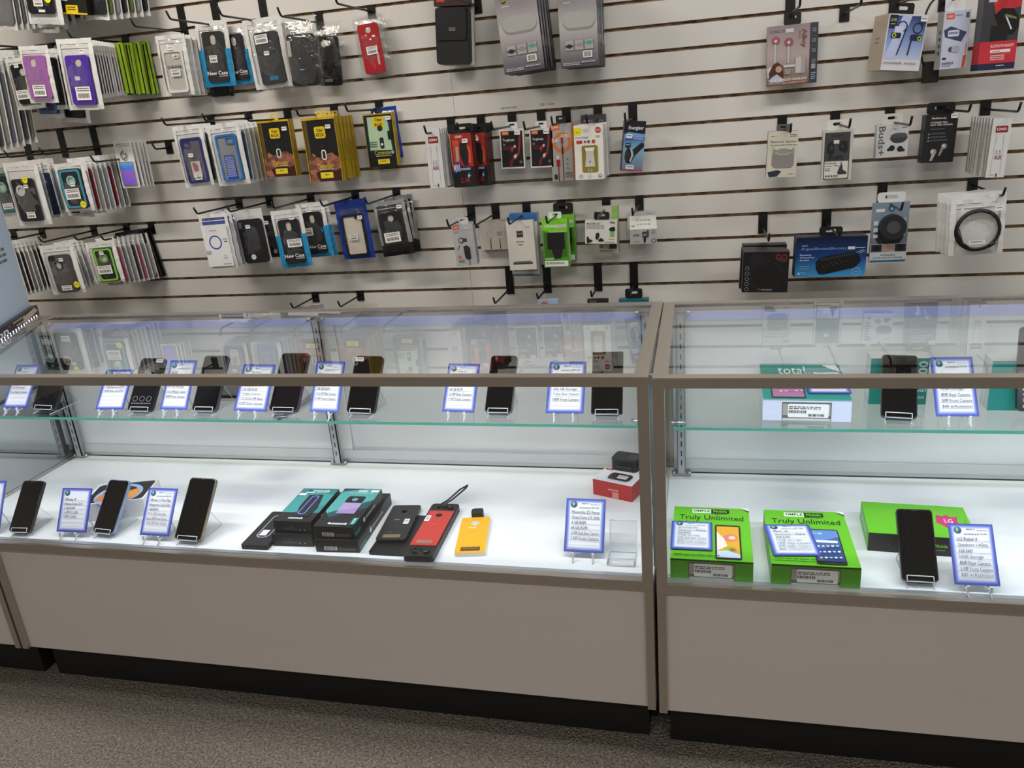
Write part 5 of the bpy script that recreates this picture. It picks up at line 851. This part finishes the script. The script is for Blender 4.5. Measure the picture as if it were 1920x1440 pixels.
phone((359, 770), (405, 771), (384, 667), (431, 667), SH, 'silver edged phone, third on the shelf, before the middle upright', 'silver edged shelf phone', body='#5a5c66/0.2/0.6')
info_card((438, 770), (499, 772), (457, 686), (516, 682), SH, 'blue bordered price card left of the purple edged phone', ['Samsung', '', '6 GB RAM', '128 GB ROM', 'Triple Camera', '12/12/16 MP Rear', '8 MP Front Camera'], who='card left of the purple edged phone')
phone((504, 771), (557, 772), (531, 663), (579, 663), SH, 'dark purple edged phone, fourth on the shelf, near the middle bracket', 'purple edged shelf phone', body='#3a2440/0.3', screen='#0c060c/0.06')
info_card((581, 772), (635, 774), (592, 676), (652, 679), SH, 'blue bordered price card just right of the middle bracket on the shelf', ['Moto', '', '6 GB RAM', '128 GB ROM', '12/16 MP Main Camera', '8 MP Front Camera'], who='card right of the middle bracket', price_txt='629.99')
phone((649, 773), (702, 775), (669, 667), (718, 668), SH, 'black phone with a small white price sticker at its top, fifth on the shelf', 'phone with a white price sticker', art=[('r', .02, .03, .32, .1, '#d8d8d4'), ('n', .06, .05, .28, .08, 1, '#5a5a5a')])
info_card((829, 772), (889, 774), (838, 682), (903, 682), SH, 'blue bordered price card standing alone left of the grey edged phone', ['Moto Z', 'Octa Core 2.4 GHz', '4 GB RAM', '64 GB ROM', '12 MP Rear Camera', '5 MP Front Camera'], who='card left of the grey edged phone')
phone((908, 773), (959, 774), (922, 667), (973, 668), SH, 'black phone with rounded grey edge, second from the right on the middle shelf', 'second phone from the right on the middle shelf', body='#6a6a6e/0.25/0.6')
info_card((1023, 775), (1094, 776), (1030, 678), (1100, 679), SH, 'blue bordered price card left of the square cornered phone at the shelf end', ['Note', '', '8GB RAM', '256 GB Storage', 'Triple Rear Camera', '10MP Front Camera'], who='card at the right end of the middle shelf', price_txt='829.99')
phone((1108, 776), (1167, 776), (1111, 660), (1169, 660), SH, 'square cornered black phone at the right end of the middle shelf', 'square cornered phone', r=.04, body='#1a1a1e/0.2')
P = atZ(434, 738, SH); t = thing('flat_phone', (P.x, P.y, SH), 'black phone lying flat on the shelf behind the fourth price card', 'phone'); f = Fr((-.05, .035, .008), (1, 0, 0), (0, -1, 0), .1, .07)
b = MB(); b.plate(f, rrect(0, 0, 1, 1, .1, .1 / .07), [], .008, '#141416/0.2'); b.build('phone_body', t); b = MB(); b.plate(f, rrect(.03, .04, .97, .96, .08, .1 / .07), [], .0003, '#060608/0.06', .0004); b.build('screen', t)
# deck of the middle case
info_card((-42, 992), (0, 992), (-34, 903), (17, 902), DK, 'blue bordered price card cut by the left edge of the photo, on the deck', ['iPhone XR', 'Hexa-Core', '3GB RAM', '64GB Storage', 'Dual Camera'], who='card cut by the left edge')
phone((16, 997), (56, 998), (47, 903), (87, 903), DK, 'black phone leaning at the left end of the deck', 'phone at the left end of the deck')
info_card((106, 997), (162, 999), (119, 914), (173, 915), DK, 'violet bordered price card on the deck with bold writing, left of the blue-white edged phone', ['iPhone X', 'Hexa-Core 2.4', '3 GB RAM', '12 MP R CAM', '7 MP F CAM'], tone='#3c2f9c', who='violet bordered deck card', top=False)
phone((173, 998), (212, 1002), (207, 900), (249, 901), DK, 'phone with a silver-blue edge standing in front of the white box', 'phone before the white box', body='#8aa0c0/0.2/0.6', r=.14)
info_card((262, 1003), (317, 1006), (278, 916), (335, 915), DK, 'blue bordered price card on the deck right of the white box', ['iPhone 11 Pro Max', 'Hexacore 2.65 GHz', '4GB RAM', '512 GB Storage', 'Dual 12MP Front Camera', 'Triple 12MP Rear Camera'], who='card right of the white box', price_txt='999.99')
phone((326, 1011), (376, 1015), (357, 896), (408, 899), DK, 'large black phone with a pale gold edge, rightmost of the leaning deck phones', 'large deck phone with a gold edge', body='#8c8070/0.2/0.6', r=.12)
info_card((1057, 1034), (1132, 1038), (1063, 935), (1137, 936), DK, 'large blue bordered price card at the right end of the middle deck', ['Motorola Z2 Force', 'Octa-Core 2.5 GHz', '4 GB RAM', '64 GB ROM', '12 MP Dual Rear Camera', '5 MP Front Camera'], who='large card at the right end of the deck', price_txt='199.99')
# flat things: footprint from the corners of their top face
def flat(name, TL, TR, BL, ztop, zbase, label, cat, group=None):
    a, b_, c = atZ(*TL, ztop), atZ(*TR, ztop), atZ(*BL, ztop); ex = b_ - a; yaw = math.atan2(ex.y, ex.x)
    d = c - a; dep = abs(-math.sin(-yaw) * d.x * 0 + (math.cos(yaw) * d.y - math.sin(yaw) * d.x)); w = ex.length; skew = math.cos(yaw) * d.x + math.sin(yaw) * d.y
    # square it up: turn by the mean of both edge directions
    yaw2 = yaw + .5 * (math.atan2(d.x, -d.y) - yaw); m = (b_ + c) / 2
    t = thing(name, (m.x, m.y, zbase), label, cat, group); t.rotation_euler.z = yaw2; dep = d.length
    return t, w, dep, ztop - zbase
def cuboid(t, w, dep, h, k, top=(), fr=(), right=(), left=(), nm='carton', side=None):
    b = MB(); b.box(-w / 2, w / 2, -dep / 2, dep / 2, 0, h, side or k)
    b.draw(Fr((-w / 2, dep / 2, h), (1, 0, 0), (0, -1, 0), w, dep), [('r', 0, 0, 1, 1, k)] + list(top))
    if fr: b.draw(Fr((-w / 2, -dep / 2, h), (1, 0, 0), (0, 0, -1), w, h), fr)
    if right: b.draw(Fr((w / 2, -dep / 2, h), (0, 1, 0), (0, 0, -1), dep, h), right)
    if left: b.draw(Fr((-w / 2, dep / 2, h), (0, -1, 0), (0, 0, -1), dep, h), left)
    return b.build(nm, t)
t, w, dp, h_ = flat('phone_box', (184, 905), (281, 906), (170, 939), DK + .048, DK, 'white phone box with an orange and blue planet picture, behind the second deck phone', 'box')
cuboid(t, w, dp, h_, '#e4e4e6', top=[('R', .03, .04, .97, .96, .06, '#0c0c10'), ('o', .5, .62, .38, .3, '#8fa8d8'), ('p', [(.16, .9), (.2, .55), (.34, .5), (.42, .7), (.36, .94)], '#c8793a'), ('p', [(.58, .9), (.62, .5), (.76, .4), (.86, .62), (.78, .9)], '#d08a3a'), ('c', .5, .7, .14, '#3a4a78')], right=[('c', .5, .5, .07, '#a8a8ac')])
FB = [('r', 0, 0, 1, 1, '#1c1b1d'), ('L', .2, .52, .72, .52, .004, '#6a6a6a'), ('n', .24, .62, .6, .72, 2, '#77777a'), ('c', .68, .7, .018, '#9a9a9a'), ('c', .8, .7, .018, '#9a9a9a'), ('p', [(.4, .35), (.5, .3), (.56, .5), (.44, .6)], '#3a3a3c')]
FB2 = [('r', 0, 0, 1, 1, '#1c1b1d'), ('r', .2, .5, .5, .82, '#e0dedc'), ('B', .22, .53, .48, .8), ('n', .54, .6, .92, .85, 3, '#77777a')]
RS = [('r', 0, 0, 1, 1, '#1a1a1d'), ('T', 'motorola', .4, .35, .72, .6, '#c8c8c8'), ('c', .34, .5, .03, '#c8c8c8'), ('r', .02, .55, .2, .9, '#1f6a5e')]
T1 = [('r', 0, 0, 1, .74, '#2f7a7c'), ('p', [(0, .3), (.5, .1), (1, .2), (1, .5), (.3, .74), (0, .74)], '#3c8c8c'), ('r', 0, .74, 1, 1, '#1c1b1d'), ('T', 'motorola', .34, .04, .8, .1, '#e8f0f0'), ('T', 'M', .22, .04, .3, .09, '#2a3aa0'), ('r', .18, .12, .42, .15, '#d8e8e8'), ('n', .46, .12, .8, .15, 1, '#c8dcdc'), ('r', .04, .17, .24, .23, '#e8e8e8'),
      ('p', [(.34, .22), (.72, .2), (.86, .6), (.8, .86), (.5, .86), (.36, .6)], '#1a1c22'), ('R', .46, .24, .66, .8, .09, '#6f86e8'), ('R', .485, .26, .635, .78, .065, '#1a1c22'), ('T', 'motomods', .34, .88, .72, .94, '#e8e8e8')]
T2 = [('r', 0, 0, 1, 1, '#1f4a4c'), ('p', [(0, .1), (.6, 0), (1, 0), (1, .3), (.5, .5), (0, .7)], '#4f9a98'), ('p', [(0, .62), (.2, .78), (1, .5), (1, 1), (0, 1)], '#1c1b1d'), ('T', 'moto', .44, .03, .68, .1, '#e8f0f0'), ('T', 'INSTA-SHARE PROJECTOR', .22, .115, .86, .14, '#c8dcdc'), ('r', .78, .04, .98, .1, '#e8e8e8'),
      ('R', .3, .22, .76, .42, .06, '#17181c'), ('c', .52, .31, .075, '#5f9aa4'), ('r', .3, .4, .78, .68, '#8f7ba8'), ('p', [(.3, .4), (.78, .4), (.78, .52), (.3, .62)], '#a08cb8'), ('c', .36, .93, .04, '#e8e8e8'), ('T', 'motomods', .42, .9, .8, .96, '#e8e8e8'), ('r', .86, .78, 1, .95, '#1f7a6a'), ('V', 'lenovo', .9, .8, .96, .93, '#e8f0f0')]
HB = .0295; Z2 = DK + .0005 + HB
specs = [((567, 921), (640, 921), (523, 1005), DK + HB, DK, 'lower black phone accessory box of the left stack, under the teal speaker box', [], FB, 0),
         ((567, 915), (638, 915), (515, 980), Z2 + HB, Z2, 'teal speaker box with a glowing oval picture, top of the left stack', T1, FB, 1),
         ((644, 923), (722, 923), (600, 1016), DK + HB, DK, 'lower black phone accessory box of the right stack, under the projector box', [], FB2, 2),
         ((642, 915), (716, 915), (586, 990), Z2 + HB, Z2, 'teal and black projector box with a purple screen picture, top of the right stack', T2, FB2, 3)]
for TL, TR, BL, zt_, zb_, lb, top, fr_, i in specs:
    t, w, dp, h_ = flat('accessory_box', TL, TR, BL, zt_, zb_, lb, 'box'); t.rotation_euler.z *= .35
    if i in (0, 1): t.location.x -= .004
    cuboid(t, w * .94, dp * .95, h_, '#1c1b1d', top=top, fr=fr_, right=RS)
def slab(name, TL, TR, BL, z0, th, label, k, parts, r=.12, cat='phone accessory', out=None):
    t, w, dp, h_ = flat(name, TL, TR, BL, z0 + th, z0, label, cat); f = Fr((-w / 2, dp / 2, th), (1, 0, 0), (0, -1, 0), w, dp); a = w / dp
    b = MB(); b.plate(f, out or rrect(0, 0, 1, 1, r, a), [circ(parts['hole'][0], parts['hole'][1], parts['hole'][2], a)] if 'hole' in parts else [], th, k, 0, parts.get('side')); b.draw(f, parts.get('ops', [])); b.build(parts.get('nm', 'shell'), t); return t, w, dp, f
slab('speaker_attachment', (508, 958), (553, 961), (456, 1021), DK, .011, 'flat black phone speaker with a silver oval line, left of the box stacks', '#1b1b1e/0.5', dict(ops=[('R', .24, .1, .74, .78, .22, '#a0a0a4'), ('R', .28, .12, .70, .76, .2, '#1b1b1e'), ('r', .34, .56, .6, .72, '#dcdce4')]), r=.08)
slab('battery_attachment', (744, 966), (808, 966), (684, 1037), DK, .006, 'larger black slab lying under the black battery back', '#151517/0.4', dict(), r=.08)
slab('battery_attachment', (741, 948), (794, 946), (699, 1013), DK + .0065, .008, 'black battery back with a round hole and a tan strip, on the black slab', '#1e1e20/0.35', dict(hole=(.5, .2, .1), ops=[('T', 'moto', .32, .42, .48, .45, '#8a8a8c'), ('r', .66, .42, .84, .56, '#e0dee4'), ('n', .68, .45, .82, .53, 3, '#5a5a60'), ('c', .38, .8, .03, '#6a6a6c'), ('r', .2, .86, .78, .95, '#6e6248')]), r=.12)
t, w, dp, f = slab('gamepad_attachment', (812, 944), (863, 945), (753, 1042), DK, .016, 'black game controller shell with a red back panel and buttons at both ends', '#1a1a1c/0.45', dict(ops=[]), r=.14)
b = MB(); a = w / dp; g = Fr(f.p(.06, .16), f.ex, f.ey, w * .88, dp * .66); b.plate(g, rrect(0, 0, 1, 1, .04, a), [circ(.48, .14, .14, g.w / g.h)], .0015, '#b8342c/0.3', .0017); g.l = .0018; b.draw(g, [('r', .18, .86, .78, .95, '#8c6a5c'), ('T', 'moto', .42, .4, .6, .425, '#d88a80'), ('r', 0, .16, .2, .33, '#e0dce0'), ('n', .03, .2, .17, .3, 3, '#5a5a60')]); b.build('red_panel', t)
b = MB(); b.tube([f.p(.3, .93, 0), f.p(.3, .93, .004)], .004, '#0c0c0e', 10); b.build('button', t)
for u, v, rr in ((.2, .9, .003), (.4, .95, .003), (.3, .87, .003), (.5, .88, .002), (.72, .92, .0075), (.3, .07, .004), (.5, .06, .006), (.72, .08, .007)):
    b = MB(); b.tube([f.p(u, v, 0), f.p(u, v, .004)], rr, '#0c0c0e', 12); b.build('button', t)
b = MB(); c0 = f.p(.2, .0, -.006); b.tube([c0 + Vector((0, 0, 0)), c0 + Vector((.02, .02, .006)), c0 + Vector((.045, .045, .022)), c0 + Vector((.062, .062, .026)), c0 + Vector((.058, .052, .022)), c0 + Vector((.03, .022, .006)), c0 + Vector((.008, -.002, 0))], .0022, '#17171a'); b.build('wrist_strap', t)
t, w, dp, f = slab('yellow_phone_back', (866, 971), (919, 969), (852, 1038), DK, .009, 'bright yellow phone back with a round hole lying on the deck', '#e8a818/0.35', dict(hole=(.5, .17, .15), side='#e8e4d8', ops=[('n', .3, .29, .56, .34, 1, '#f0e0c0'), ('T', 'moto', .4, .4, .58, .425, '#c88a18'), ('R', .18, .84, .82, .94, .04, '#5a4018'), ('n', .24, .87, .76, .91, 1, '#a87a2a')]), r=.08)
b = MB(); f3 = Fr((-.012, dp / 2 + .026, .019), (1, 0, 0), (0, -1, 0), .028, .026); b.plate(f3, rrect(0, 0, 1, 1, .25, 1.05), [], .018, '#18181a/0.5'); b.build('clip', t)
# red box with the hotspot at the right end
t, w, dp, h_ = flat('hotspot_box', (1141, 868), (1232, 880), (1108, 900), DK + .042, DK, 'red and white box picturing a mobile hotspot, right end of the middle deck', 'box'); t.location.x += -.004
ww = .105; t.location = atZ(1160, 893, DK + .0421); t.location.z = DK; t.rotation_euler.z = math.radians(-20)
cuboid(t, .104, .075, .042, '#e4e4e8', top=[('r', .04, .06, .24, .2, '#c02a2a'), ('n', .08, .1, .2, .16, 1, '#f0d8d8'), ('T', 'JETPACK', .4, .08, .62, .13, '#9a9aa0'), ('R', .26, .34, .86, .86, .1, '#cfcfd4'), ('R', .28, .3, .84, .8, .1, '#3a2c2c'), ('r', .5, .42, .74, .66, '#e0e4e8'), ('n', .52, .46, .72, .6, 2, '#c06a6a')], fr=[('r', 0, 0, 1, 1, '#b32a28'), ('t', 'jetpack', .4, .38, .66, .56, '#f0d0d0'), ('r', .5, .58, .66, .98, '#d88a80')], side='#b32a28')
t2 = thing('mobile_hotspot', t.location + Vector((.016, .05, .0425)), 'small black mobile hotspot lying on the red and white box', 'hotspot'); t2.rotation_euler.z = math.radians(-16)
f = Fr((-.034, .026, .03), (1, 0, 0), (0, -1, 0), .068, .05); b = MB(); b.plate(f, rrect(0, 0, 1, 1, .16, 1.36), [], .03, '#151517/0.35'); b.draw(f, [('R', .58, .2, .94, .75, .04, '#3a4048'), ('n', .12, .12, .35, .2, 1, '#77777a')]); b.build('shell', t2)
b = MB(); b.box(-.02, .02, -.0245, -.024, .008, .014, '#3a3a3e'); b.build('button', t2)
# empty acrylic stand
P = atZ(1166, 1050, DK); st = thing('phone_stand', (P.x, P.y, DK), 'empty clear acrylic phone stand at the right end of the middle deck', 'display stand'); b = MB()
prof = [Vector(p) for p in ((0, -.02, .016), (0, -.025, .002), (0, .03, .002), (0, .058, .062))]
for i in range(3): A, B_ = prof[i], prof[i + 1]; q = Vector((.028, 0, 0)); b.add([A - q, A + q, B_ + q, B_ - q], [(0, 1, 2, 3)], 'acrylic')
for x in (-.028, .028): b.tube([p + Vector((x, 0, 0)) for p in prof], .0011, '#c4c9cf/0.1', 6)
for p in prof: b.tube([p - Vector((.028, 0, 0)), p + Vector((.028, 0, 0))], .001, '#d4d9df/0.1', 6)
b.build('acrylic_sheet', st)
# ======================= right case ================================
def window_front(k, flap): return [('r', 0, 0, 1, 1, k), ('r', .22, .12, .78, .98, '#6a675f'), ('r', .23, .2, .77, .74, '#a8a59c'), ('r', .23, .88, .77, .98, '#d0cdc4'), ('R', .29, .2, .75, .84, .02, '#f4f4f4'), ('n', .3, .32, .66, .48, 2, '#3a3a3a'), ('B', .3, .5, .5, .64), ('B', .52, .66, .7, .78), ('r', .0, .0, .22, 1, flap), ('r', .78, .0, 1, 1, flap)]
GB = '#62b814'
def sm_top(pic): return [('r', .25, .04, .5, .12, '#e8f0e0'), ('T', 'SIMPLE', .265, .055, .485, .1, '#1a2a10'), ('r', .5, .04, .74, .12, '#16200e'), ('T', 'Mobile', .53, .055, .71, .1, '#7fd02c'), ('n', .5, .13, .72, .15, 1, '#2a4a10'), ('t', 'Truly Unlimited', .08, .17, .92, .29, '#14240a'), ('T', 'Talk, Text & Data', .07, .305, .38, .335, '#14240a'), ('p', [(.93, .03), (1, .03), (1, .08)], '#16200e'), ('p', [(.88, -.0), (1, 0), (1, .06)], '#e8f0e0')] + pic + [('n', .04, .93, .6, .96, 1, '#3a6a10')]
pic1 = [('R', .55, .36, .87, .98, .03, '#17181c'), ('r', .57, .39, .85, .96, '#e0a02a'), ('c', .74, .6, .09, '#d87a6a'), ('c', .76, .6, .045, '#e8c8a8'), ('p', [(.57, .5), (.66, .62), (.7, .75), (.57, .85)], '#e8d8d0'), ('c', .74, .82, .08, '#7fb83a'), ('c', .76, .82, .04, '#c8502a'), ('p', [(.57, .85), (.7, .84), (.85, .9), (.85, .96), (.57, .96)], '#c8d4ec')]
pic2 = [('R', .52, .36, .86, .98, .03, '#1a1c24'), ('r', .535, .38, .845, .93, '#3f5f98'), ('p', [(.535, .38), (.845, .38), (.845, .5), (.535, .62)], '#5f86c4'), ('T', '11:35', .56, .43, .66, .46, '#e8ecf4'), ('R', .57, .57, .82, .61, .01, '#e8ecf4'), ('p', [(.535, .75), (.845, .65), (.845, .93), (.535, .93)], '#2a3f78')] + [('c', .58 + .055 * i, .68 + .1 * j, .018, ['#e8ecf4', '#c8d0e0', '#e0c8a0', '#e8ecf4', '#8fd0c0'][(i + j) % 5]) for i in range(5) for j in range(3)]
for (TL, TR, BL, pic, lb, cd_, ln_) in (((1264, 949), (1404, 955), (1256, 1046), pic1, 'bright green phone box picturing an orange and pink screen, left corner of the right case', ((1260, 977), (1335, 980), (1256, 1029)), ['Samsung A01', 'Octacore 1.95GHz', '2GB RAM', '16GB Storage', '13MP Dual Rear Camera', '5MP Front Camera', '$100 w/Activation']),
                              ((1431, 956), (1581, 961), (1446, 1057), pic2, 'bright green phone box picturing a dark blue home screen', ((1432, 984), (1516, 984), (1445, 1042)), ['Moto e6', 'Octacore 1.4GHz', '2GB RAM', '16GB Storage', '13MP Main Camera', '5MP Selfie Camera', '$60 w/Activation'])):
    t, w, dp, h_ = flat('phone_box', TL, TR, BL, DK + .045, DK, lb, 'box'); t.rotation_euler.z *= .6
    cuboid(t, w * .99, dp, h_, GB, top=sm_top(pic), fr=window_front(GB, '#56a612') + [('r', 0, 0, 1, .06, '#16200e')], side='#58a016')
    a, b_, c = atZ(*cd_[0], DK + .0475), atZ(*cd_[1], DK + .0475), atZ(*cd_[2], DK + .0475)
    k = thing('price_card', a, 'blue bordered price card lying on the green phone box picturing ' + ('an orange and pink screen' if pic is pic1 else 'a dark blue home screen'), 'price card'); k.rotation_euler.z = math.atan2((b_ - a).y, (b_ - a).x)
    f = Fr((0, 0, .0006), (1, 0, 0), (0, -1, 0), (b_ - a).length, (c - a).length); bb = MB(); bb.plate(f, [(0, 0), (1, 0), (1, 1), (0, 1)], [], .0006, '#38489c'); bb.draw(f, card_ops(ln_, True, '#38489c', '69.99')); bb.build('card', k)
t, w, dp, h_ = flat('phone_box', (1616, 941), (1806, 951), (1628, 999), DK + .042, DK, 'green and black phone box with a pink logo, behind a leaning black phone', 'box')
cuboid(t, w, dp, h_, GB, top=[('p', [(.7, .3), (.76, .34), (.8, .28), (.84, .36), (.9, .32), (.88, .5), (.93, .6), (.86, .66), (.8, .62), (.76, .7), (.72, .6), (.68, .56)], '#c02a6a'), ('T', 'LG', .76, .42, .84, .54, '#f0c8d8'), ('L', .96, .4, .96, .7, .004, '#2a4a10')], fr=[('r', 0, 0, 1, 1, '#1c1d1a'), ('T', 'Mobile', .62, .38, .74, .56, '#7fd02c'), ('n', .64, .68, .72, .76, 1, '#a8b8a0')], left=[('r', 0, 0, 1, 1, GB), ('n', .2, .3, .8, .7, 3, '#e8f0e0')], side='#58a016')
phone((1691, 1088), (1761, 1092), (1678, 955), (1748, 956), DK, 'large black phone leaning in front of the green and black box', 'phone in front of the green and black box', r=.1, body='#141418/0.25')
info_card((1790, 1096), (1876, 1100), (1773, 981), (1860, 982), DK, 'large blue bordered price card at the right edge of the right deck', ['LG Rebel 4', 'Quadcore 1.4GHz', '2GB RAM', '16GB Storage', '8MP Rear Camera', '5 MP Front Camera', '$40 w/Activation'], who='large card on the right deck', price_txt='$ 79.99')
# shelf of the right case
TEAL = '#128a80'
t, w, dp, h_ = flat('phone_box', (1424, 683), (1572, 684), (1431, 748), SH + .047, SH, 'teal and white phone box with a window label lying on the right shelf', 'box')
cuboid(t, w, dp, h_, TEAL, top=[('t', 'total', .22, .06, .56, .3, '#e8f4f0'), ('t', 'wireless', .34, .32, .52, .38, '#c8e4e0'), ('p', [(.78, .02), (.96, .02), (.98, .22), (.86, .12)], '#e8ece8'), ('R', .1, .5, .5, .97, .03, '#2a1f30'), ('r', .12, .54, .48, .94, '#a8709a')] + [('c', .16 + .06 * i, .66 + .14 * j, .02, ['#e8c8e0', '#d85a7a', '#f0e0f0'][(i + j) % 3]) for i in range(6) for j in range(2)], fr=window_front('#dfe2f0', '#d8dcf0') + [('r', 0, 0, 1, .03, TEAL)], side='#d8dce8')
a, b_, c = atZ(1502, 697, SH + .0485), atZ(1578, 698, SH + .0485), atZ(1510, 738, SH + .0485)
k = thing('price_card', a, 'violet bordered price card lying on the teal and white phone box', 'price card'); f = Fr((0, 0, .0006), (1, 0, 0), (0, -1, 0), (b_ - a).length, (c - a).length); bb = MB(); bb.plate(f, [(0, 0), (1, 0), (1, 1), (0, 1)], [], .0006, '#3c2f9c'); bb.draw(f, card_ops(['LG', 'Octa Core', '2GB RAM', '16GB Storage', '8MP Rear Camera', '5MP Front Camera', '$100 w/Activation'], True, '#3c2f9c')); bb.build('card', k)
for i, (TL, TR, BL, Y, lb) in enumerate((((1634, 672), (1744, 672), (1640, 757), .34, 'teal upright phone box behind the leaning phone on the right shelf'), ((1862, 677), (1962, 677), (1866, 760), .31, 'teal upright phone box behind the flip phone at the right edge'))):
    a, b_, c = atY(*TL, Y), atY(*TR, Y), atY(*BL, Y); w = (b_ - a).length; hh = .11; t = thing('phone_box', (a.x, Y, SH), lb, 'box')
    hh = a.z - SH; b = MB(); b.box(0, w, .0003, .05, 0, hh, '#cfd4d4'); b.draw(Fr((0, 0, hh), (1, 0, 0), (0, 0, -1), w, hh), [('r', 0, 0, 1, 1, TEAL), ('t', 'total', .62, .45, .98, .72, '#d8ecea'), ('t', 'wireless', .66, .78, .96, .87, '#d8ecea'), ('V', '00', .82, .06, .98, .34, '#d8ecea')] if i == 0 else [('r', 0, 0, 1, 1, TEAL)]); b.draw(Fr((0, .05, hh), (0, -1, 0), (0, 0, -1), .05, hh), [('r', 0, 0, 1, 1, '#d4dadb')]); b.build('carton', t)
phone((1651, 781), (1720, 785), (1642, 665), (1710, 665), SH, 'black phone leaning on the right shelf in front of the teal upright box', 'leaning phone on the right shelf', r=.1)
info_card((1755, 781), (1836, 781), (1743, 670), (1822, 670), SH, 'blue bordered price card on the right shelf beside the leaning phone', ['', '', '2GB RAM', '16GB Storage', '8MP Rear Camera', '5MP Front Camera', '$40 w/Activation'], who='card on the right shelf', price_txt='$ 79.99')
P = atZ(1935, 782, SH); t = thing('flip_phone', (P.x, P.y, SH), 'open black flip phone with number keys at the right edge, on the right shelf', 'phone')
th = .3; f = lframe(.056, .085, th, .012); b = MB(); b.plate(f, rrect(0, 0, 1, 1, .14, .056 / .085), [], .012, '#131315/0.35'); f.l = 0
b.draw(f, [('R', .1, .05, .9, .34, .08, '#1e1f22'), ('R', .3, .1, .7, .28, .08, '#2f8a4a')] + [('t', '123456789*0#'[i + 3 * j], .16 + .28 * i, .42 + .14 * j, .24 + .28 * i, .5 + .14 * j, '#d8dce0') for i in range(3) for j in range(4)]); b.build('keypad_half', t)
o = f.p(0, 0, .0); f2 = Fr(o + Vector((0, .012, .082)), (1, 0, 0), (0, -.13, -.99), .056, .08); b = MB(); b.plate(f2, rrect(0, 0, 1, 1, .14, .056 / .08), [], .01, '#131315/0.35'); f2.l = 0; b.draw(f2, [('r', .12, .08, .88, .76, '#17181c'), ('T', 'alcatel', .2, .84, .7, .92, '#b8b8b8')]); b.build('screen_half', t)
b = MB(); b.tube([f.p(0, 0, -.004), f.p(1, 0, -.004)], .006, '#1a1a1d'); b.build('hinge', t)
b = MB()
for i in range(30): x = -.6 + i * .0222; b.add([(x, -.0186, .001), (x, -.0186, .005), (x + .005, -.0186, .005), (x + .005, -.0186, .001)], [(0, 3, 2, 1)], 'led_small')
b.build('led_edge', POSTER)
